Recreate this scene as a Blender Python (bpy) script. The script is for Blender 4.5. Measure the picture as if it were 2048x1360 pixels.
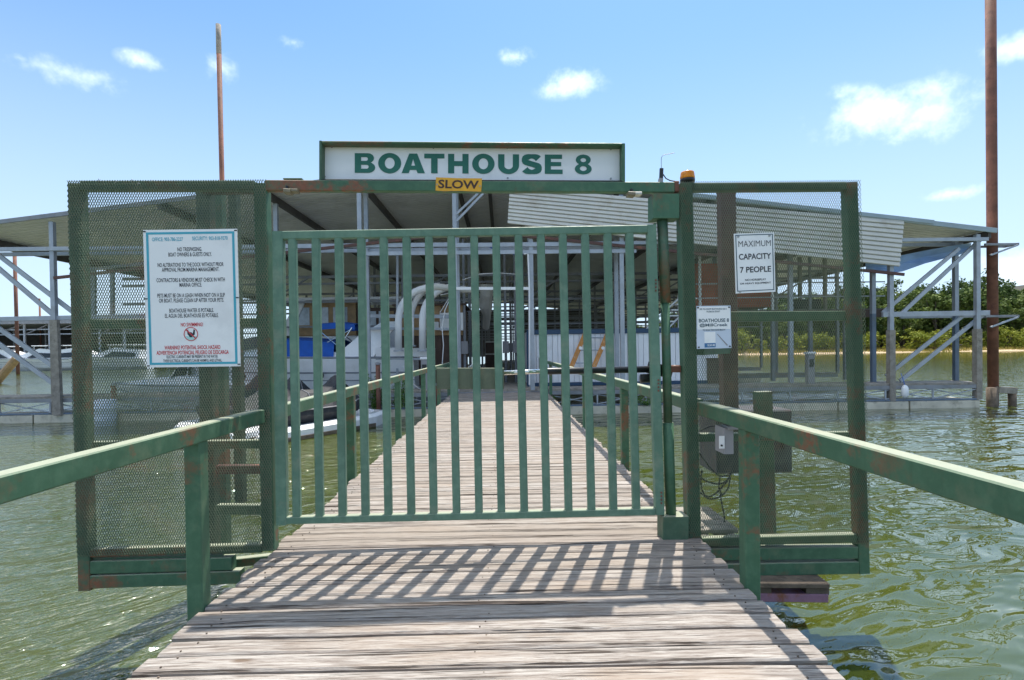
import bpy, bmesh, math, random
from mathutils import Vector, Matrix, Euler
from mathutils.geometry import tessellate_polygon
random.seed(8)
R = math.radians
scene = bpy.context.scene
col = scene.collection
for o in list(bpy.data.objects): bpy.data.objects.remove(o)

# ------------------------------------------------------------------ camera
W, H, F = 2048.0, 1360.0, 1060.0
CAMZ = 1.35
YAW, PITCH, ROLL = R(-1.03), R(-0.7), R(-0.8)
SHX, SHY = 0.0, 31.0 / 2048.0
cd = bpy.data.cameras.new('camera'); cam = bpy.data.objects.new('camera', cd); col.objects.link(cam)
cd.sensor_width = 36.0; cd.lens = F / W * 36.0; cd.shift_x = SHX; cd.shift_y = SHY
cd.clip_start = 0.05; cd.clip_end = 5000
CM = (Matrix.Translation((0, 0, CAMZ)) @ Matrix.Rotation(YAW, 4, 'Z') @ Matrix.Rotation(R(90) + PITCH, 4, 'X') @ Matrix.Rotation(ROLL, 4, 'Z'))
cam.matrix_world = CM
scene.camera = cam
C3 = CM.to_3x3()

def ray(px, py):
    return C3 @ Vector(((px - W / 2) / F + SHX * W / F, (H / 2 - py) / F + SHY * W / F, -1.0))
def at(px, py, Y):                      # the point of the plane y = Y that the photograph shows at a pixel
    d = ray(px, py); t = Y / d.y
    return Vector((d.x * t, Y, CAMZ + d.z * t))

# ------------------------------------------------------------------ sun, sky, exposure
SUN_EL, SUN_AZ = R(68.3), R(18.0)       # azimuth to the right of straight ahead (+Y)
sd = bpy.data.lights.new('sun', 'SUN'); sun = bpy.data.objects.new('sun', sd); col.objects.link(sun)
sd.energy = 2.55; sd.angle = R(0.55); sd.color = (1.0, 0.95, 0.87)
sdir = Vector((math.sin(SUN_AZ) * math.cos(SUN_EL), math.cos(SUN_AZ) * math.cos(SUN_EL), math.sin(SUN_EL)))
sun.rotation_euler = (-sdir).to_track_quat('-Z', 'Y').to_euler()
sun.location = (0, 0, 30)

wd = bpy.data.worlds.new('World'); scene.world = wd; wd.use_nodes = True
nt = wd.node_tree; N = nt.nodes; L = nt.links
for n in list(N): N.remove(n)
def wn(t, **kw):
    n = N.new(t)
    for k, v in kw.items(): setattr(n, k, v)
    return n
def wmath(op, a, b=None, c=None, clamp=False):
    n = wn('ShaderNodeMath', operation=op, use_clamp=clamp)
    for i, v in enumerate((a, b, c)):
        if v is None: continue
        if isinstance(v, (int, float)): n.inputs[i].default_value = v
        else: L.new(v, n.inputs[i])
    return n.outputs[0]
sky = wn('ShaderNodeTexSky', sky_type='NISHITA', sun_disc=False, sun_elevation=SUN_EL, sun_rotation=SUN_AZ)
sky.altitude = 0; sky.air_density = 0.48; sky.dust_density = 0.4; sky.ozone_density = 0.9
tc = wn('ShaderNodeTexCoord')
sep = wn('ShaderNodeSeparateXYZ'); L.new(tc.outputs['Generated'], sep.inputs[0])
el = wmath('ARCSINE', sep.outputs[2])
clouds = [(140, 148, 80, 24, .85), (285, 122, 36, 15, .8), (440, 135, 26, 30, .8), (583, 84, 24, 12, .7), (1032, 114, 32, 14, .85),
          (1140, 170, 62, 24, 1.0), (1775, 222, 130, 48, 1.2), (1850, 225, 85, 55, 1.0), (2035, 92, 60, 28, 1.05), (1912, 386, 50, 15, .75), (2050, 540, 90, 50, .85),
          (40, 116, 24, 10, .6), (1680, 190, 40, 18, .5)]
mask = None
for (px, py, rx, ry, sc) in clouds:
    d = ray(px, py).normalized(); k = F / 1.5 * d.length / math.hypot(d.x, d.y) / 1.0; ca = d.y / math.hypot(d.x, d.y)
    v1 = wn('ShaderNodeVectorMath', operation='SUBTRACT'); L.new(tc.outputs['Generated'], v1.inputs[0]); v1.inputs[1].default_value = d
    v2 = wn('ShaderNodeVectorMath', operation='MULTIPLY'); L.new(v1.outputs[0], v2.inputs[0]); v2.inputs[1].default_value = (F / rx / 1.3 / ca, F / rx / 1.3 / ca, F / ry / 1.3 / ca)
    v3 = wn('ShaderNodeVectorMath', operation='LENGTH'); L.new(v2.outputs[0], v3.inputs[0])
    m = wmath('MULTIPLY_ADD', v3.outputs[1], -sc, sc)
    mask = m if mask is None else wmath('MAXIMUM', mask, m)
def wnoise(scale, detail, rough, zs=1.0):
    mp = wn('ShaderNodeMapping'); mp.inputs['Scale'].default_value = (1, 1, zs); L.new(tc.outputs['Generated'], mp.inputs[0])
    n = wn('ShaderNodeTexNoise'); n.inputs['Scale'].default_value = scale; n.inputs['Detail'].default_value = detail; n.inputs['Roughness'].default_value = rough
    L.new(mp.outputs[0], n.inputs[0]); return n.outputs[0]
# clouds above the view, cover and brightness raised to add fill light
fill_clouds = wmath('MULTIPLY', wmath('SUBTRACT', wnoise(2.6, 2, .5, 1.6), .505), 15.0)
fill_clouds = wmath('MULTIPLY', fill_clouds, wmath('MULTIPLY', wmath('SUBTRACT', el, .61), 9.0, clamp=True))
mask = wmath('MAXIMUM', mask, fill_clouds)
dens = wmath('ADD', mask, wmath('MULTIPLY', wmath('SUBTRACT', wnoise(22, 4, .62, 1.0), .5), 1.9))
mr = wn('ShaderNodeMapRange', interpolation_type='SMOOTHSTEP'); L.new(dens, mr.inputs[0])
mr.inputs[1].default_value = .10; mr.inputs[2].default_value = 1.45
cfac = wmath('MULTIPLY', mr.outputs[0], wmath('GREATER_THAN', mask, 0.0))
cfac = wmath('MULTIPLY', cfac, wmath('MULTIPLY', mask, 4.0, clamp=True))
lowthin = wn('ShaderNodeMapRange'); L.new(el, lowthin.inputs[0]); lowthin.inputs[1].default_value = .45; lowthin.inputs[2].default_value = .8; lowthin.inputs[3].default_value = .30; lowthin.inputs[4].default_value = 1.0   # low clouds thinned, added overhead fill clouds keep full brightness
cfac = wmath('MULTIPLY', cfac, lowthin.outputs[0])
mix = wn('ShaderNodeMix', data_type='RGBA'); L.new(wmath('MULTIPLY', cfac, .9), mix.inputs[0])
hz = wn('ShaderNodeMapRange', interpolation_type='SMOOTHSTEP'); L.new(el, hz.inputs[0]); hz.inputs[1].default_value = -.05; hz.inputs[2].default_value = .62; hz.inputs[3].default_value = .9; hz.inputs[4].default_value = 0.0
hmx = wn('ShaderNodeMix', data_type='RGBA'); L.new(hz.outputs[0], hmx.inputs[0]); tint = wn('ShaderNodeVectorMath', operation='MULTIPLY'); L.new(sky.outputs[0], tint.inputs[0]); tint.inputs[1].default_value = (.76, 1.04, 1.05)
L.new(tint.outputs[0], hmx.inputs[6]); hmx.inputs[7].default_value = (2.35, 2.72, 3.15, 1)   # milky lake haze low over the horizon
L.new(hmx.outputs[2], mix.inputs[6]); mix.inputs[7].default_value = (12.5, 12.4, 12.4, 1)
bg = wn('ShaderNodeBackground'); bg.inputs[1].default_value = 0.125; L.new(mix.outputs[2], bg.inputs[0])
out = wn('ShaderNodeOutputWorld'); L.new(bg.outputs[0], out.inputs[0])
vs = scene.view_settings
vs.view_transform = 'Standard'; vs.look = 'None'; vs.gamma = 1.0; vs.use_curve_mapping = False; vs.exposure = 1.40

# ------------------------------------------------------------------ helpers
FR = {}                                  # frame origin of each object
def tag(o, label=None, cat=None, group=None, kind=None):
    if label: o['label'] = label
    if cat: o['category'] = cat
    if group: o['group'] = group
    if kind: o['kind'] = kind
    return o
def thing(name, label, cat, loc=(0, 0, 0), rz=0.0, group=None, local=False, parent=None):
    o = bpy.data.objects.new(name, None); col.objects.link(o); o.empty_display_size = .2
    o.location = loc; o.rotation_euler = (0, 0, rz)
    FR[o] = Vector((0, 0, 0)) if (local or rz) else Vector(loc)
    return tag(o, label, cat, group)
class MB:
    def __init__(s): s.v = []; s.f = []
    def add(s, vs, fs):
        b = len(s.v); s.v += [Vector(v) for v in vs]; s.f += [tuple(i + b for i in f) for f in fs]; return s
    def box(s, c, d, rz=0.0):
        c = Vector(c); x, y, z = d[0] / 2, d[1] / 2, d[2] / 2; M = Matrix.Rotation(rz, 3, 'Z')
        vs = [c + M @ Vector((i * x, j * y, k * z)) for k in (-1, 1) for j in (-1, 1) for i in (-1, 1)]
        return s.add(vs, [(0, 2, 3, 1), (4, 5, 7, 6), (0, 1, 5, 4), (2, 6, 7, 3), (0, 4, 6, 2), (1, 3, 7, 5)])
    def cbox(s, a, b, ch=.006):          # box from corner to corner with chamfered long edges
        a = Vector(a); b = Vector(b); m = (a + b) / 2; d = b - a
        k = max(range(3), key=lambda i: abs(d[i])); p = m.copy(); q = m.copy(); p[k] = a[k]; q[k] = b[k]
        ax = [(1, 2), (0, 2), (0, 1)][k]; sv = Vector((0, 0, 0)); sv[ax[0]] = 1
        return s.beam(p, q, abs(d[ax[0]]), abs(d[ax[1]]), sv, ch)
    def beam(s, p, q, w, h, side=None, ch=.004):
        p = Vector(p); q = Vector(q); t = (q - p)
        if t.length < 1e-6: return s
        t.normalize()
        if side is None: side = Vector((1, 0, 0)) if abs(t.x) < .7 else Vector((0, 0, 1))
        side = Vector(side); side = (side - t * side.dot(t)).normalized(); n = t.cross(side)
        a, b = w / 2, h / 2; c = min(ch, a * .6, b * .6)
        pr = [(-a + c, -b), (a - c, -b), (a, -b + c), (a, b - c), (a - c, b), (-a + c, b), (-a, b - c), (-a, -b + c)]
        vs = [p + side * x + n * y for x, y in pr] + [q + side * x + n * y for x, y in pr]
        fs = [(i, (i + 1) % 8, (i + 1) % 8 + 8, i + 8) for i in range(8)] + [tuple(range(7, -1, -1)), tuple(range(8, 16))]
        return s.add(vs, fs)
    def tube(s, pts, r, seg=10, cap=True, rr=None):
        pts = [Vector(p) for p in pts]; rings = []; prev = None
        for i, p in enumerate(pts):
            t = (pts[min(i + 1, len(pts) - 1)] - pts[max(i - 1, 0)]).normalized()
            if prev is None: n = t.orthogonal().normalized()
            else: n = (prev - t * prev.dot(t)).normalized()
            prev = n; b = t.cross(n); r_ = rr[i] if rr else r
            rings.append([p + (n * math.cos(2 * math.pi * k / seg) + b * math.sin(2 * math.pi * k / seg)) * r_ for k in range(seg)])
        vs = [v for g in rings for v in g]; fs = []
        for i in range(len(pts) - 1):
            for k in range(seg):
                fs.append((i * seg + k, i * seg + (k + 1) % seg, (i + 1) * seg + (k + 1) % seg, (i + 1) * seg + k))
        if cap: fs += [tuple(range(seg - 1, -1, -1)), tuple((len(pts) - 1) * seg + k for k in range(seg))]
        return s.add(vs, fs)
    def lathe(s, c, prof, seg=20):
        c = Vector(c); vs = []; fs = []
        for r, z in prof: vs += [c + Vector((r * math.cos(2 * math.pi * k / seg), r * math.sin(2 * math.pi * k / seg), z)) for k in range(seg)]
        for i in range(len(prof) - 1):
            for k in range(seg): fs.append((i * seg + k, i * seg + (k + 1) % seg, (i + 1) * seg + (k + 1) % seg, (i + 1) * seg + k))
        fs += [tuple(range(seg - 1, -1, -1)), tuple((len(prof) - 1) * seg + k for k in range(seg))]
        return s.add(vs, fs)
    def prism(s, poly, ext):             # polygon of 3-D points pushed along ext
        n = len(poly); ext = Vector(ext); vs = [Vector(p) for p in poly] + [Vector(p) + ext for p in poly]
        return s.add(vs, [tuple(range(n - 1, -1, -1)), tuple(range(n, 2 * n))] + [(i, (i + 1) % n, (i + 1) % n + n, i + n) for i in range(n)])
    def loft(s, secs, closed=False, caps=False):
        n = len(secs[0]); vs = [v for g in secs for v in g]; fs = []
        for i in range(len(secs) - 1):
            for k in range(n if closed else n - 1):
                fs.append((i * n + k, i * n + (k + 1) % n, (i + 1) * n + (k + 1) % n, (i + 1) * n + k))
        if caps: fs += [tuple(range(n - 1, -1, -1)), tuple((len(secs) - 1) * n + k for k in range(n))]
        return s.add(vs, fs)
    def mesh(s, name, c):
        me = bpy.data.meshes.new(name); me.from_pydata([v - c for v in s.v], [], s.f); me.update(); return me
    def build(s, name, mat, parent=None, smooth=False, label=None):
        if not s.v: return None
        lo = Vector([min(v[i] for v in s.v) for i in range(3)]); hi = Vector([max(v[i] for v in s.v) for i in range(3)])
        c = (lo + hi) / 2; c.z = lo.z
        me = s.mesh(name, c); me.materials.append(mat)
        if len(me.polygons) < 60000:
            bm_ = bmesh.new(); bm_.from_mesh(me); bmesh.ops.recalc_face_normals(bm_, faces=bm_.faces); bm_.to_mesh(me); bm_.free()
        if smooth: me.polygons.foreach_set('use_smooth', [True] * len(me.polygons))
        o = bpy.data.objects.new(name, me); col.objects.link(o)
        o.location = c - (FR[parent] if parent else Vector((0, 0, 0))); o.parent = parent; FR[o] = c
        if label: o['label'] = label
        return o
def copy_tree(o, parent=None):
    c = o.copy(); col.objects.link(c); c.parent = parent
    for ch in o.children: copy_tree(ch, c)
    return c

# ------------------------------------------------------------------ materials
MT = {}
def mat(name, rough=.5, metal=0.0, spec=.5):
    m = bpy.data.materials.new(name); m.use_nodes = True; MT[name] = m
    return m, m.node_tree.nodes, m.node_tree.links, m.node_tree.nodes['Principled BSDF']
class G:                                 # tiny node helper
    def __init__(s, m): s.n = m.node_tree.nodes; s.l = m.node_tree.links; s.tc = None
    def node(s, t, **k):
        n = s.n.new(t)
        for a, b in k.items(): setattr(n, a, b)
        return n
    def val(s, sock, v):
        if hasattr(v, 'links') or hasattr(v, 'is_linked'): s.l.new(v, sock)
        else: sock.default_value = v
    def coord(s, kind='Object', scale=(1, 1, 1), rnd=0.0, rot=(0, 0, 0)):
        if not s.tc: s.tc = s.node('ShaderNodeTexCoord')
        mp = s.node('ShaderNodeMapping'); mp.inputs['Scale'].default_value = scale; mp.inputs['Rotation'].default_value = rot
        src = s.tc.outputs[kind]
        if kind == 'World':
            pass
        if rnd:
            oi = s.node('ShaderNodeObjectInfo'); k = s.node('ShaderNodeVectorMath', operation='SCALE'); k.inputs[0].default_value = (rnd, rnd * .7, rnd * .4)
            s.l.new(oi.outputs['Random'], k.inputs['Scale']); a = s.node('ShaderNodeVectorMath', operation='ADD')
            s.l.new(src, a.inputs[0]); s.l.new(k.outputs[0], a.inputs[1]); src = a.outputs[0]
        s.l.new(src, mp.inputs[0]); return mp.outputs[0]
    def world(s, scale=(1, 1, 1)):
        g = s.node('ShaderNodeNewGeometry'); mp = s.node('ShaderNodeMapping'); mp.inputs['Scale'].default_value = scale
        s.l.new(g.outputs['Position'], mp.inputs[0]); return mp.outputs[0]
    def noise(s, vec, scale, detail=4, rough=.55, dist=0.0):
        n = s.node('ShaderNodeTexNoise'); s.l.new(vec, n.inputs['Vector']); n.inputs['Scale'].default_value = scale
        n.inputs['Detail'].default_value = detail; n.inputs['Roughness'].default_value = rough; n.inputs['Distortion'].default_value = dist
        return n.outputs[0]
    def ramp(s, f, a, b, lo=0.0, hi=1.0):
        n = s.node('ShaderNodeMapRange'); s.l.new(f, n.inputs[0]); n.inputs[1].default_value = a; n.inputs[2].default_value = b
        n.inputs[3].default_value = lo; n.inputs[4].default_value = hi; return n.outputs[0]
    def mul(s, a, b, op='MULTIPLY'):
        n = s.node('ShaderNodeMath', operation=op)
        s.val(n.inputs[0], a); s.val(n.inputs[1], b); return n.outputs[0]
    def mix(s, f, a, b):
        n = s.node('ShaderNodeMix', data_type='RGBA')
        s.val(n.inputs[0], f)
        for i, v in ((6, a), (7, b)):
            if isinstance(v, tuple): n.inputs[i].default_value = v + ((1,) if len(v) == 3 else ())
            else: s.l.new(v, n.inputs[i])
        return n.outputs[2]
    def bump(s, h, strength, dist, bsdf):
        b = s.node('ShaderNodeBump'); b.inputs['Strength'].default_value = strength; b.inputs['Distance'].default_value = dist
        s.l.new(h, b.inputs['Height']); s.l.new(b.outputs[0], bsdf.inputs['Normal'])
def simple(name, colr, rough=.5, metal=0.0, var=.18, scale=4.0, dirt=None, dirt_amt=.0, bump=0.0, spec=.5, rnd=5.0):
    m, n, l, b = mat(name); g = G(m)
    b.inputs['Roughness'].default_value = rough; b.inputs['Metallic'].default_value = metal; b.inputs['Specular IOR Level'].default_value = spec
    v = g.coord('Object', rnd=rnd); f = g.noise(v, scale, 6, .6)
    c = g.mix(g.ramp(f, .3, .7), tuple(x * (1 - var) for x in colr), tuple(min(1, x * (1 + var)) for x in colr))
    if dirt: c = g.mix(g.mul(g.ramp(g.noise(v, scale * 1.9, 8, .68), .52, .68), dirt_amt), c, dirt)
    l.new(c, b.inputs['Base Color'])
    l.new(g.ramp(f, .2, .8, max(0, rough - .08), min(1, rough + .1)), b.inputs['Roughness'])
    if bump: g.bump(g.noise(v, scale * 8, 5, .6), bump, .01, b)
    return m
def paint(name, colr, rust=.5, pale_top=True, fade=.35):
    m, n, l, b = mat(name); g = G(m)
    v = g.coord('Object', rnd=9.0)
    big = g.noise(v, 1.6, 4, .6); fine = g.noise(v, 14, 7, .65)
    c = g.mix(g.ramp(big, .3, .7), colr, tuple(x * .78 for x in colr))
    c = g.mix(g.mul(g.ramp(fine, .45, .75), fade), c, (colr[0] * 1.7 + .03, colr[1] * 1.45 + .03, colr[2] * 1.5 + .02))
    vs = g.coord('Object', scale=(9, 9, .7), rnd=3.0)             # vertical run-off streaks
    c = g.mix(g.mul(g.ramp(g.noise(vs, 3, 4, .6), .55, .8), .35), c, (colr[0] * .55, colr[1] * .5, colr[2] * .45))
    rm = g.mul(g.ramp(g.noise(v, 2.3, 8, .7), .64 - .12 * rust, .70 - .12 * rust), g.ramp(g.noise(v, 30, 5, .7), .30, .55))
    rm = g.mul(g.mul(rm, min(1.0, rust * 1.3)), g.ramp(g.noise(v, .9, 3, .5), .42, .58, .15, 1.0))
    c = g.mix(g.mul(g.ramp(g.noise(g.coord('Object', scale=(1, 1, 1), rnd=21.0), 3.6, 6, .7), .55, .72), .55), c, (colr[0] * 1.9 + .05, colr[1] * 1.15 + .03, colr[2] * 1.2 + .02))
    rc = g.mix(g.noise(v, 40, 3, .6), (.16, .05, .025), (.30, .13, .07))
    c = g.mix(rm, c, rc)
    if pale_top:                                                     # paler tone mixed into the paint on upward faces
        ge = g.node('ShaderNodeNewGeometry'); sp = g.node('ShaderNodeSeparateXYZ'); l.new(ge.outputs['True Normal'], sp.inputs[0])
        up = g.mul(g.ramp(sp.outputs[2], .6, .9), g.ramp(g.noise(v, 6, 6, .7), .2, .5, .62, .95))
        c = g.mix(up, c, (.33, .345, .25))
    l.new(c, b.inputs['Base Color']); l.new(g.ramp(fine, .3, .7, .42, .68), b.inputs['Roughness'])
    b.inputs['Specular IOR Level'].default_value = .4
    g.bump(fine, .18, .004, b); return m
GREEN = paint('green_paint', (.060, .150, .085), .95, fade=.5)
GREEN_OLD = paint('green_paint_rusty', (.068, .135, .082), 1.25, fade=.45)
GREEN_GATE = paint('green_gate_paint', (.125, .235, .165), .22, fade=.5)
GREEN_PALE = paint('pale_green_plate', (.17, .20, .135), .4, pale_top=False)
MESHM = paint('mesh_paint', (.13, .17, .105), .55, pale_top=False, fade=.5)
GREEN_DK = paint('dark_green_rusty', (.05, .075, .048), .75, pale_top=False)
BROWN = paint('red_oxide_paint', (.11, .055, .045), .8, pale_top=False)
PURPLE = paint('purple_steel', (.27, .15, .22), 1.2, pale_top=False)
RUST = simple('rusty_steel', (.20, .085, .055), .75, .1, .35, 2.2, (.10, .04, .03), .7, .3)
GALV = simple('galvanised_steel', (.40, .43, .47), .48, .35, .16, 3.0, (.30, .24, .18), .25)
GALVD = simple('old_galvanised_steel', (.27, .28, .30), .55, .3, .2, 3.0, (.22, .15, .10), .35)
BLUEST = simple('blue_steel', (.15, .20, .27), .5, .1, .2, 3.0, (.2, .18, .15), .4)
ROOF = simple('roof_sheet', (.82, .81, .80), .5, 0, .12, .35, (.30, .28, .24), .35)
RAFTER = simple('dark_rafter', (.11, .10, .095), .65, .1, .3, 2.0)
SIDING = simple('cream_siding', (.62, .60, .55), .55, 0, .08, .9, (.40, .34, .27), .45)
TRIM = simple('blue_grey_trim', (.33, .40, .43), .5, .2, .12, 2.0)
CONC = simple('float_concrete', (.62, .57, .45), .85, 0, .18, 1.6, (.20, .17, .11), .6, .4)
DKWOOD = simple('old_dock_timber', (.30, .27, .23), .85, 0, .3, 5.0, (.12, .10, .08), .6, .4)
TIMBER = simple('dark_wet_timber', (.15, .115, .085), .9, 0, .4, 6.0, (.03, .03, .02), .6, .5)
GEL = simple('white_gelcoat', (.87, .87, .87), .25, 0, .04, 1.2, (.55, .54, .50), .25)
STRIPE = simple('grey_stripe', (.22, .24, .27), .35)
BLUEC = simple('blue_canvas', (.012, .095, .42), .75, 0, .2, 3.0, bump=.2)
TARP = simple('blue_tarp', (.30, .44, .68), .5, 0, .2, 1.5, bump=.5)
BLACKC = simple('black_canvas', (.030, .031, .035), .7, 0, .3, 4.0, (.10, .10, .10), .4, .3)
BLACK = simple('black_plastic', (.018, .018, .02), .38)
CHROME = simple('polished_rod', (.75, .74, .70), .16, 1.0, .05)
TAN = simple('tan_wood', (.40, .25, .12), .55, 0, .25, 4.0)
DKBROWN = simple('brown_cladding', (.085, .05, .035), .6, 0, .3, 3.0)
WHITEP = simple('white_cladding', (.85, .85, .87), .45, 0, .05, 1.0, (.5, .47, .42), .25)
NAVY = simple('navy_trim', (.025, .065, .13), .45)
PVC = simple('white_pvc', (.80, .80, .80), .35, 0, .04)
GLASS = simple('dark_glass', (.02, .025, .03), .06, 0, .1)
PLEX = simple('pale_glass', (.45, .52, .58), .08, 0, .2)
REDSID = simple('red_siding', (.42, .085, .04), .6, 0, .25, 3.0)
ORANGEW = simple('orange_ladder', (.50, .21, .045), .6, 0, .25, 6.0, (.6, .5, .4), .4)
GREYBOX = simple('grey_box', (.30, .29, .30), .5, .1, .1, 3.0)
DARKBOX = simple('dark_cabinet', (.075, .075, .085), .55, .1, .25, 3.0, (.16, .07, .05), .5)
SIGNW = simple('sign_white', (.90, .89, .88), .35, 0, .03, 2.0, (.62, .61, .60), .3)
SIGNT = simple('sign_green', (.02, .155, .105), .45, 0, .1, 6.0)
SLOWY = simple('sign_yellow', (.80, .40, .02), .45, 0, .12, 8.0, (.55, .25, .05), .4)
TEAL = simple('sign_teal', (.06, .40, .52), .45, 0, .05)
TXK = simple('sign_black', (.025, .027, .035), .5, 0, .1)
TXBR = simple('sign_brown', (.06, .025, .015), .5, 0, .1)
TXR = simple('sign_red', (.62, .05, .06), .5, 0, .1)
TXN = simple('sign_slate', (.06, .11, .14), .5, 0, .1)
BANDB = simple('sign_blue', (.05, .17, .36), .45, 0, .1)
PALEB = simple('sign_pale_blue', (.60, .66, .76), .45, 0, .06)
SWIMT = simple('sign_aqua', (.45, .74, .70), .45, 0, .06)
LAMPG = simple('lamp_housing', (.20, .17, .11), .5)
BOLT = simple('zinc_bolt', (.35, .35, .34), .4, .7)
SAND = simple('beach_sand', (.50, .38, .24), .9, 0, .2, .3)
LEAFD = {}
def foliage(name, a, b, tr=.25):
    m, n, l, bs = mat(name); g = G(m)
    v = g.coord('Object', rnd=30.0); gi = g.node('ShaderNodeNewGeometry')
    c = g.mix(g.mul(g.ramp(g.noise(v, .9, 3, .6), .3, .7), g.ramp(gi.outputs['Random Per Island'], 0, 1, .35, 1.0)), a, b)
    l.new(c, bs.inputs['Base Color']); bs.inputs['Roughness'].default_value = .7; bs.inputs['Specular IOR Level'].default_value = .2
    t = g.node('ShaderNodeBsdfTranslucent'); l.new(c, t.inputs[0]); mx = g.node('ShaderNodeMixShader'); mx.inputs[0].default_value = tr
    l.new(bs.outputs[0], mx.inputs[1]); l.new(t.outputs[0], mx.inputs[2]); l.new(mx.outputs[0], n['Material Output'].inputs[0]); return m
LEAF1 = foliage('oak_leaves', (.07, .11, .025), (.20, .25, .06))
LEAF2 = foliage('cedar_leaves', (.045, .08, .022), (.11, .16, .04))
LEAF3 = foliage('scrub_leaves', (.17, .21, .025), (.38, .38, .06))
GRASSM = foliage('dry_grass', (.28, .24, .05), (.45, .38, .13))
WEED = foliage('weed_leaves', (.06, .14, .02), (.14, .25, .05))
BARK = simple('bark', (.10, .075, .055), .9, 0, .3, 3.0)
AMB, n_, l_, b_ = mat('amber_lens'); b_.inputs['Base Color'].default_value = (.95, .33, .01, 1); b_.inputs['Roughness'].default_value = .2
b_.inputs['Transmission Weight'].default_value = .35; b_.inputs['Subsurface Weight'].default_value = .0

def make_wood():
    m, n, l, b = mat('weathered_deck_wood'); g = G(m)
    v = g.coord('Object', scale=(.55, 7, 7), rnd=60.0); v2 = g.coord('Object', scale=(1, 1, 1), rnd=60.0); v3 = g.coord('Object', scale=(.55, 8.5, 8.5), rnd=47.0)
    oi = g.node('ShaderNodeObjectInfo')
    grain = g.noise(v, 5, 8, .68, .8); fine = g.noise(v3, 10, 6, .72, .5); big = g.noise(v2, 1.3, 4, .6)
    c = g.mix(g.ramp(grain, .30, .66), (.235, .195, .165), (.47, .435, .395))
    c = g.mix(g.mul(g.ramp(fine, .40, .62), .55), (.25, .215, .185), c) if False else g.mix(g.ramp(fine, .38, .53, .75, 0.0), c, (.13, .098, .078))
    c = g.mix(g.ramp(big, .50, .72, 0, .5), c, (.35, .265, .195))
    c = g.mix(g.ramp(oi.outputs['Random'], 0, 1, 0, .72), c, (.27, .225, .185))
    # knots
    vo = g.node('ShaderNodeTexVoronoi'); vo.inputs['Scale'].default_value = 1.0; l.new(g.coord('Object', scale=(1.5, 5.2, 0), rnd=80.0), vo.inputs['Vector'])
    kn = g.mul(g.ramp(vo.outputs['Distance'], .045, .10, 1, 0), g.ramp(g.noise(v, 9, 3, .6), .25, .5, .5, 1.0)); c = g.mix(g.mul(kn, .85), c, (.13, .085, .055))
    # drying cracks along the grain
    cr = g.ramp(g.noise(g.coord('Object', scale=(.40, 26, 3), rnd=33.0), 2.0, 4, .6, .5), .415, .385, 0, 1)
    cr = g.mul(cr, g.ramp(g.noise(v2, 2.2, 3, .5), .34, .50))
    c = g.mix(g.mul(cr, .9), c, (.045, .032, .024))
    l.new(c, b.inputs['Base Color']); b.inputs['Roughness'].default_value = .85; b.inputs['Specular IOR Level'].default_value = .25
    h = g.mul(g.mul(grain, .5), g.mul(fine, .6), 'ADD'); h = g.mul(h, g.mul(cr, 1.3), 'SUBTRACT'); h = g.mul(h, g.mul(kn, .3), 'SUBTRACT')
    g.bump(h, .75, .012, b); return m
WOOD = make_wood()
def make_water():
    m, n, l, b = mat('lake_water'); g = G(m)
    w = g.world()
    body = g.mix(g.ramp(g.noise(w, .22, 3, .5), .35, .65), (.046, .062, .008), (.068, .083, .011))
    l.new(body, b.inputs['Base Color']); b.inputs['Roughness'].default_value = .035; b.inputs['IOR'].default_value = 2.0
    def dirn(ang, sx, sy):
        ge = g.node('ShaderNodeNewGeometry'); mp = g.node('ShaderNodeMapping'); mp.inputs['Rotation'].default_value = (0, 0, R(ang)); mp.inputs['Scale'].default_value = (sx, sy, 1)
        r0 = g.node('ShaderNodeVectorRotate', rotation_type='Z_AXIS'); l.new(ge.outputs['Position'], r0.inputs[0]); r0.inputs['Angle'].default_value = R(ang)
        m2 = g.node('ShaderNodeMapping'); m2.inputs['Scale'].default_value = (sx, sy, 1); l.new(r0.outputs[0], m2.inputs[0]); return m2.outputs[0]
    big = g.noise(dirn(-18, 1.0, 1.9), 1.35, 2, .45, .4)            # swell left by passing boats
    mid = g.noise(dirn(-38, 1.0, 2.6), 2.9, 2, .5, .6)           # wavelets
    fin = g.noise(dirn(-38, 1.0, 2.4), 11.0, 2, .5, .4)           # cat's paws
    sp = g.node('ShaderNodeSeparateXYZ'); l.new(g.world(), sp.inputs[0])
    patch = g.ramp(g.noise(w, .22, 2, .5), .36, .62, .25, 1.0)    # breeze patches; the lee of the gangway is smoother
    lee = g.ramp(sp.outputs[0], -1.5, 1.8, 1.0, .10)
    br = g.mul(lee, g.mul(patch, .0, 'ADD'))
    openw = g.ramp(sp.outputs[1], 6.0, 26.0, 0.0, .30); br = g.mul(br, openw, 'MAXIMUM')
    h = g.mul(g.mul(big, .85), g.mul(g.mul(mid, 1.0), br), 'ADD'); h = g.mul(h, g.mul(g.mul(fin, .17), br), 'ADD')
    h = g.mul(h, g.ramp(sp.outputs[1], 5.0, 30.0, 1.0, .40))
    g.bump(h, 1.0, .13, b); return m
WATER = make_water()

# ------------------------------------------------------------------ water, shore
WZ = -0.70
mb = MB(); S = 1500
mb.add([(-S, -200, WZ), (S, -200, WZ), (S, 2 * S, WZ), (-S, 2 * S, WZ)], [(0, 1, 2, 3)])
tag(mb.build('water', WATER), kind='structure')

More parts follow.
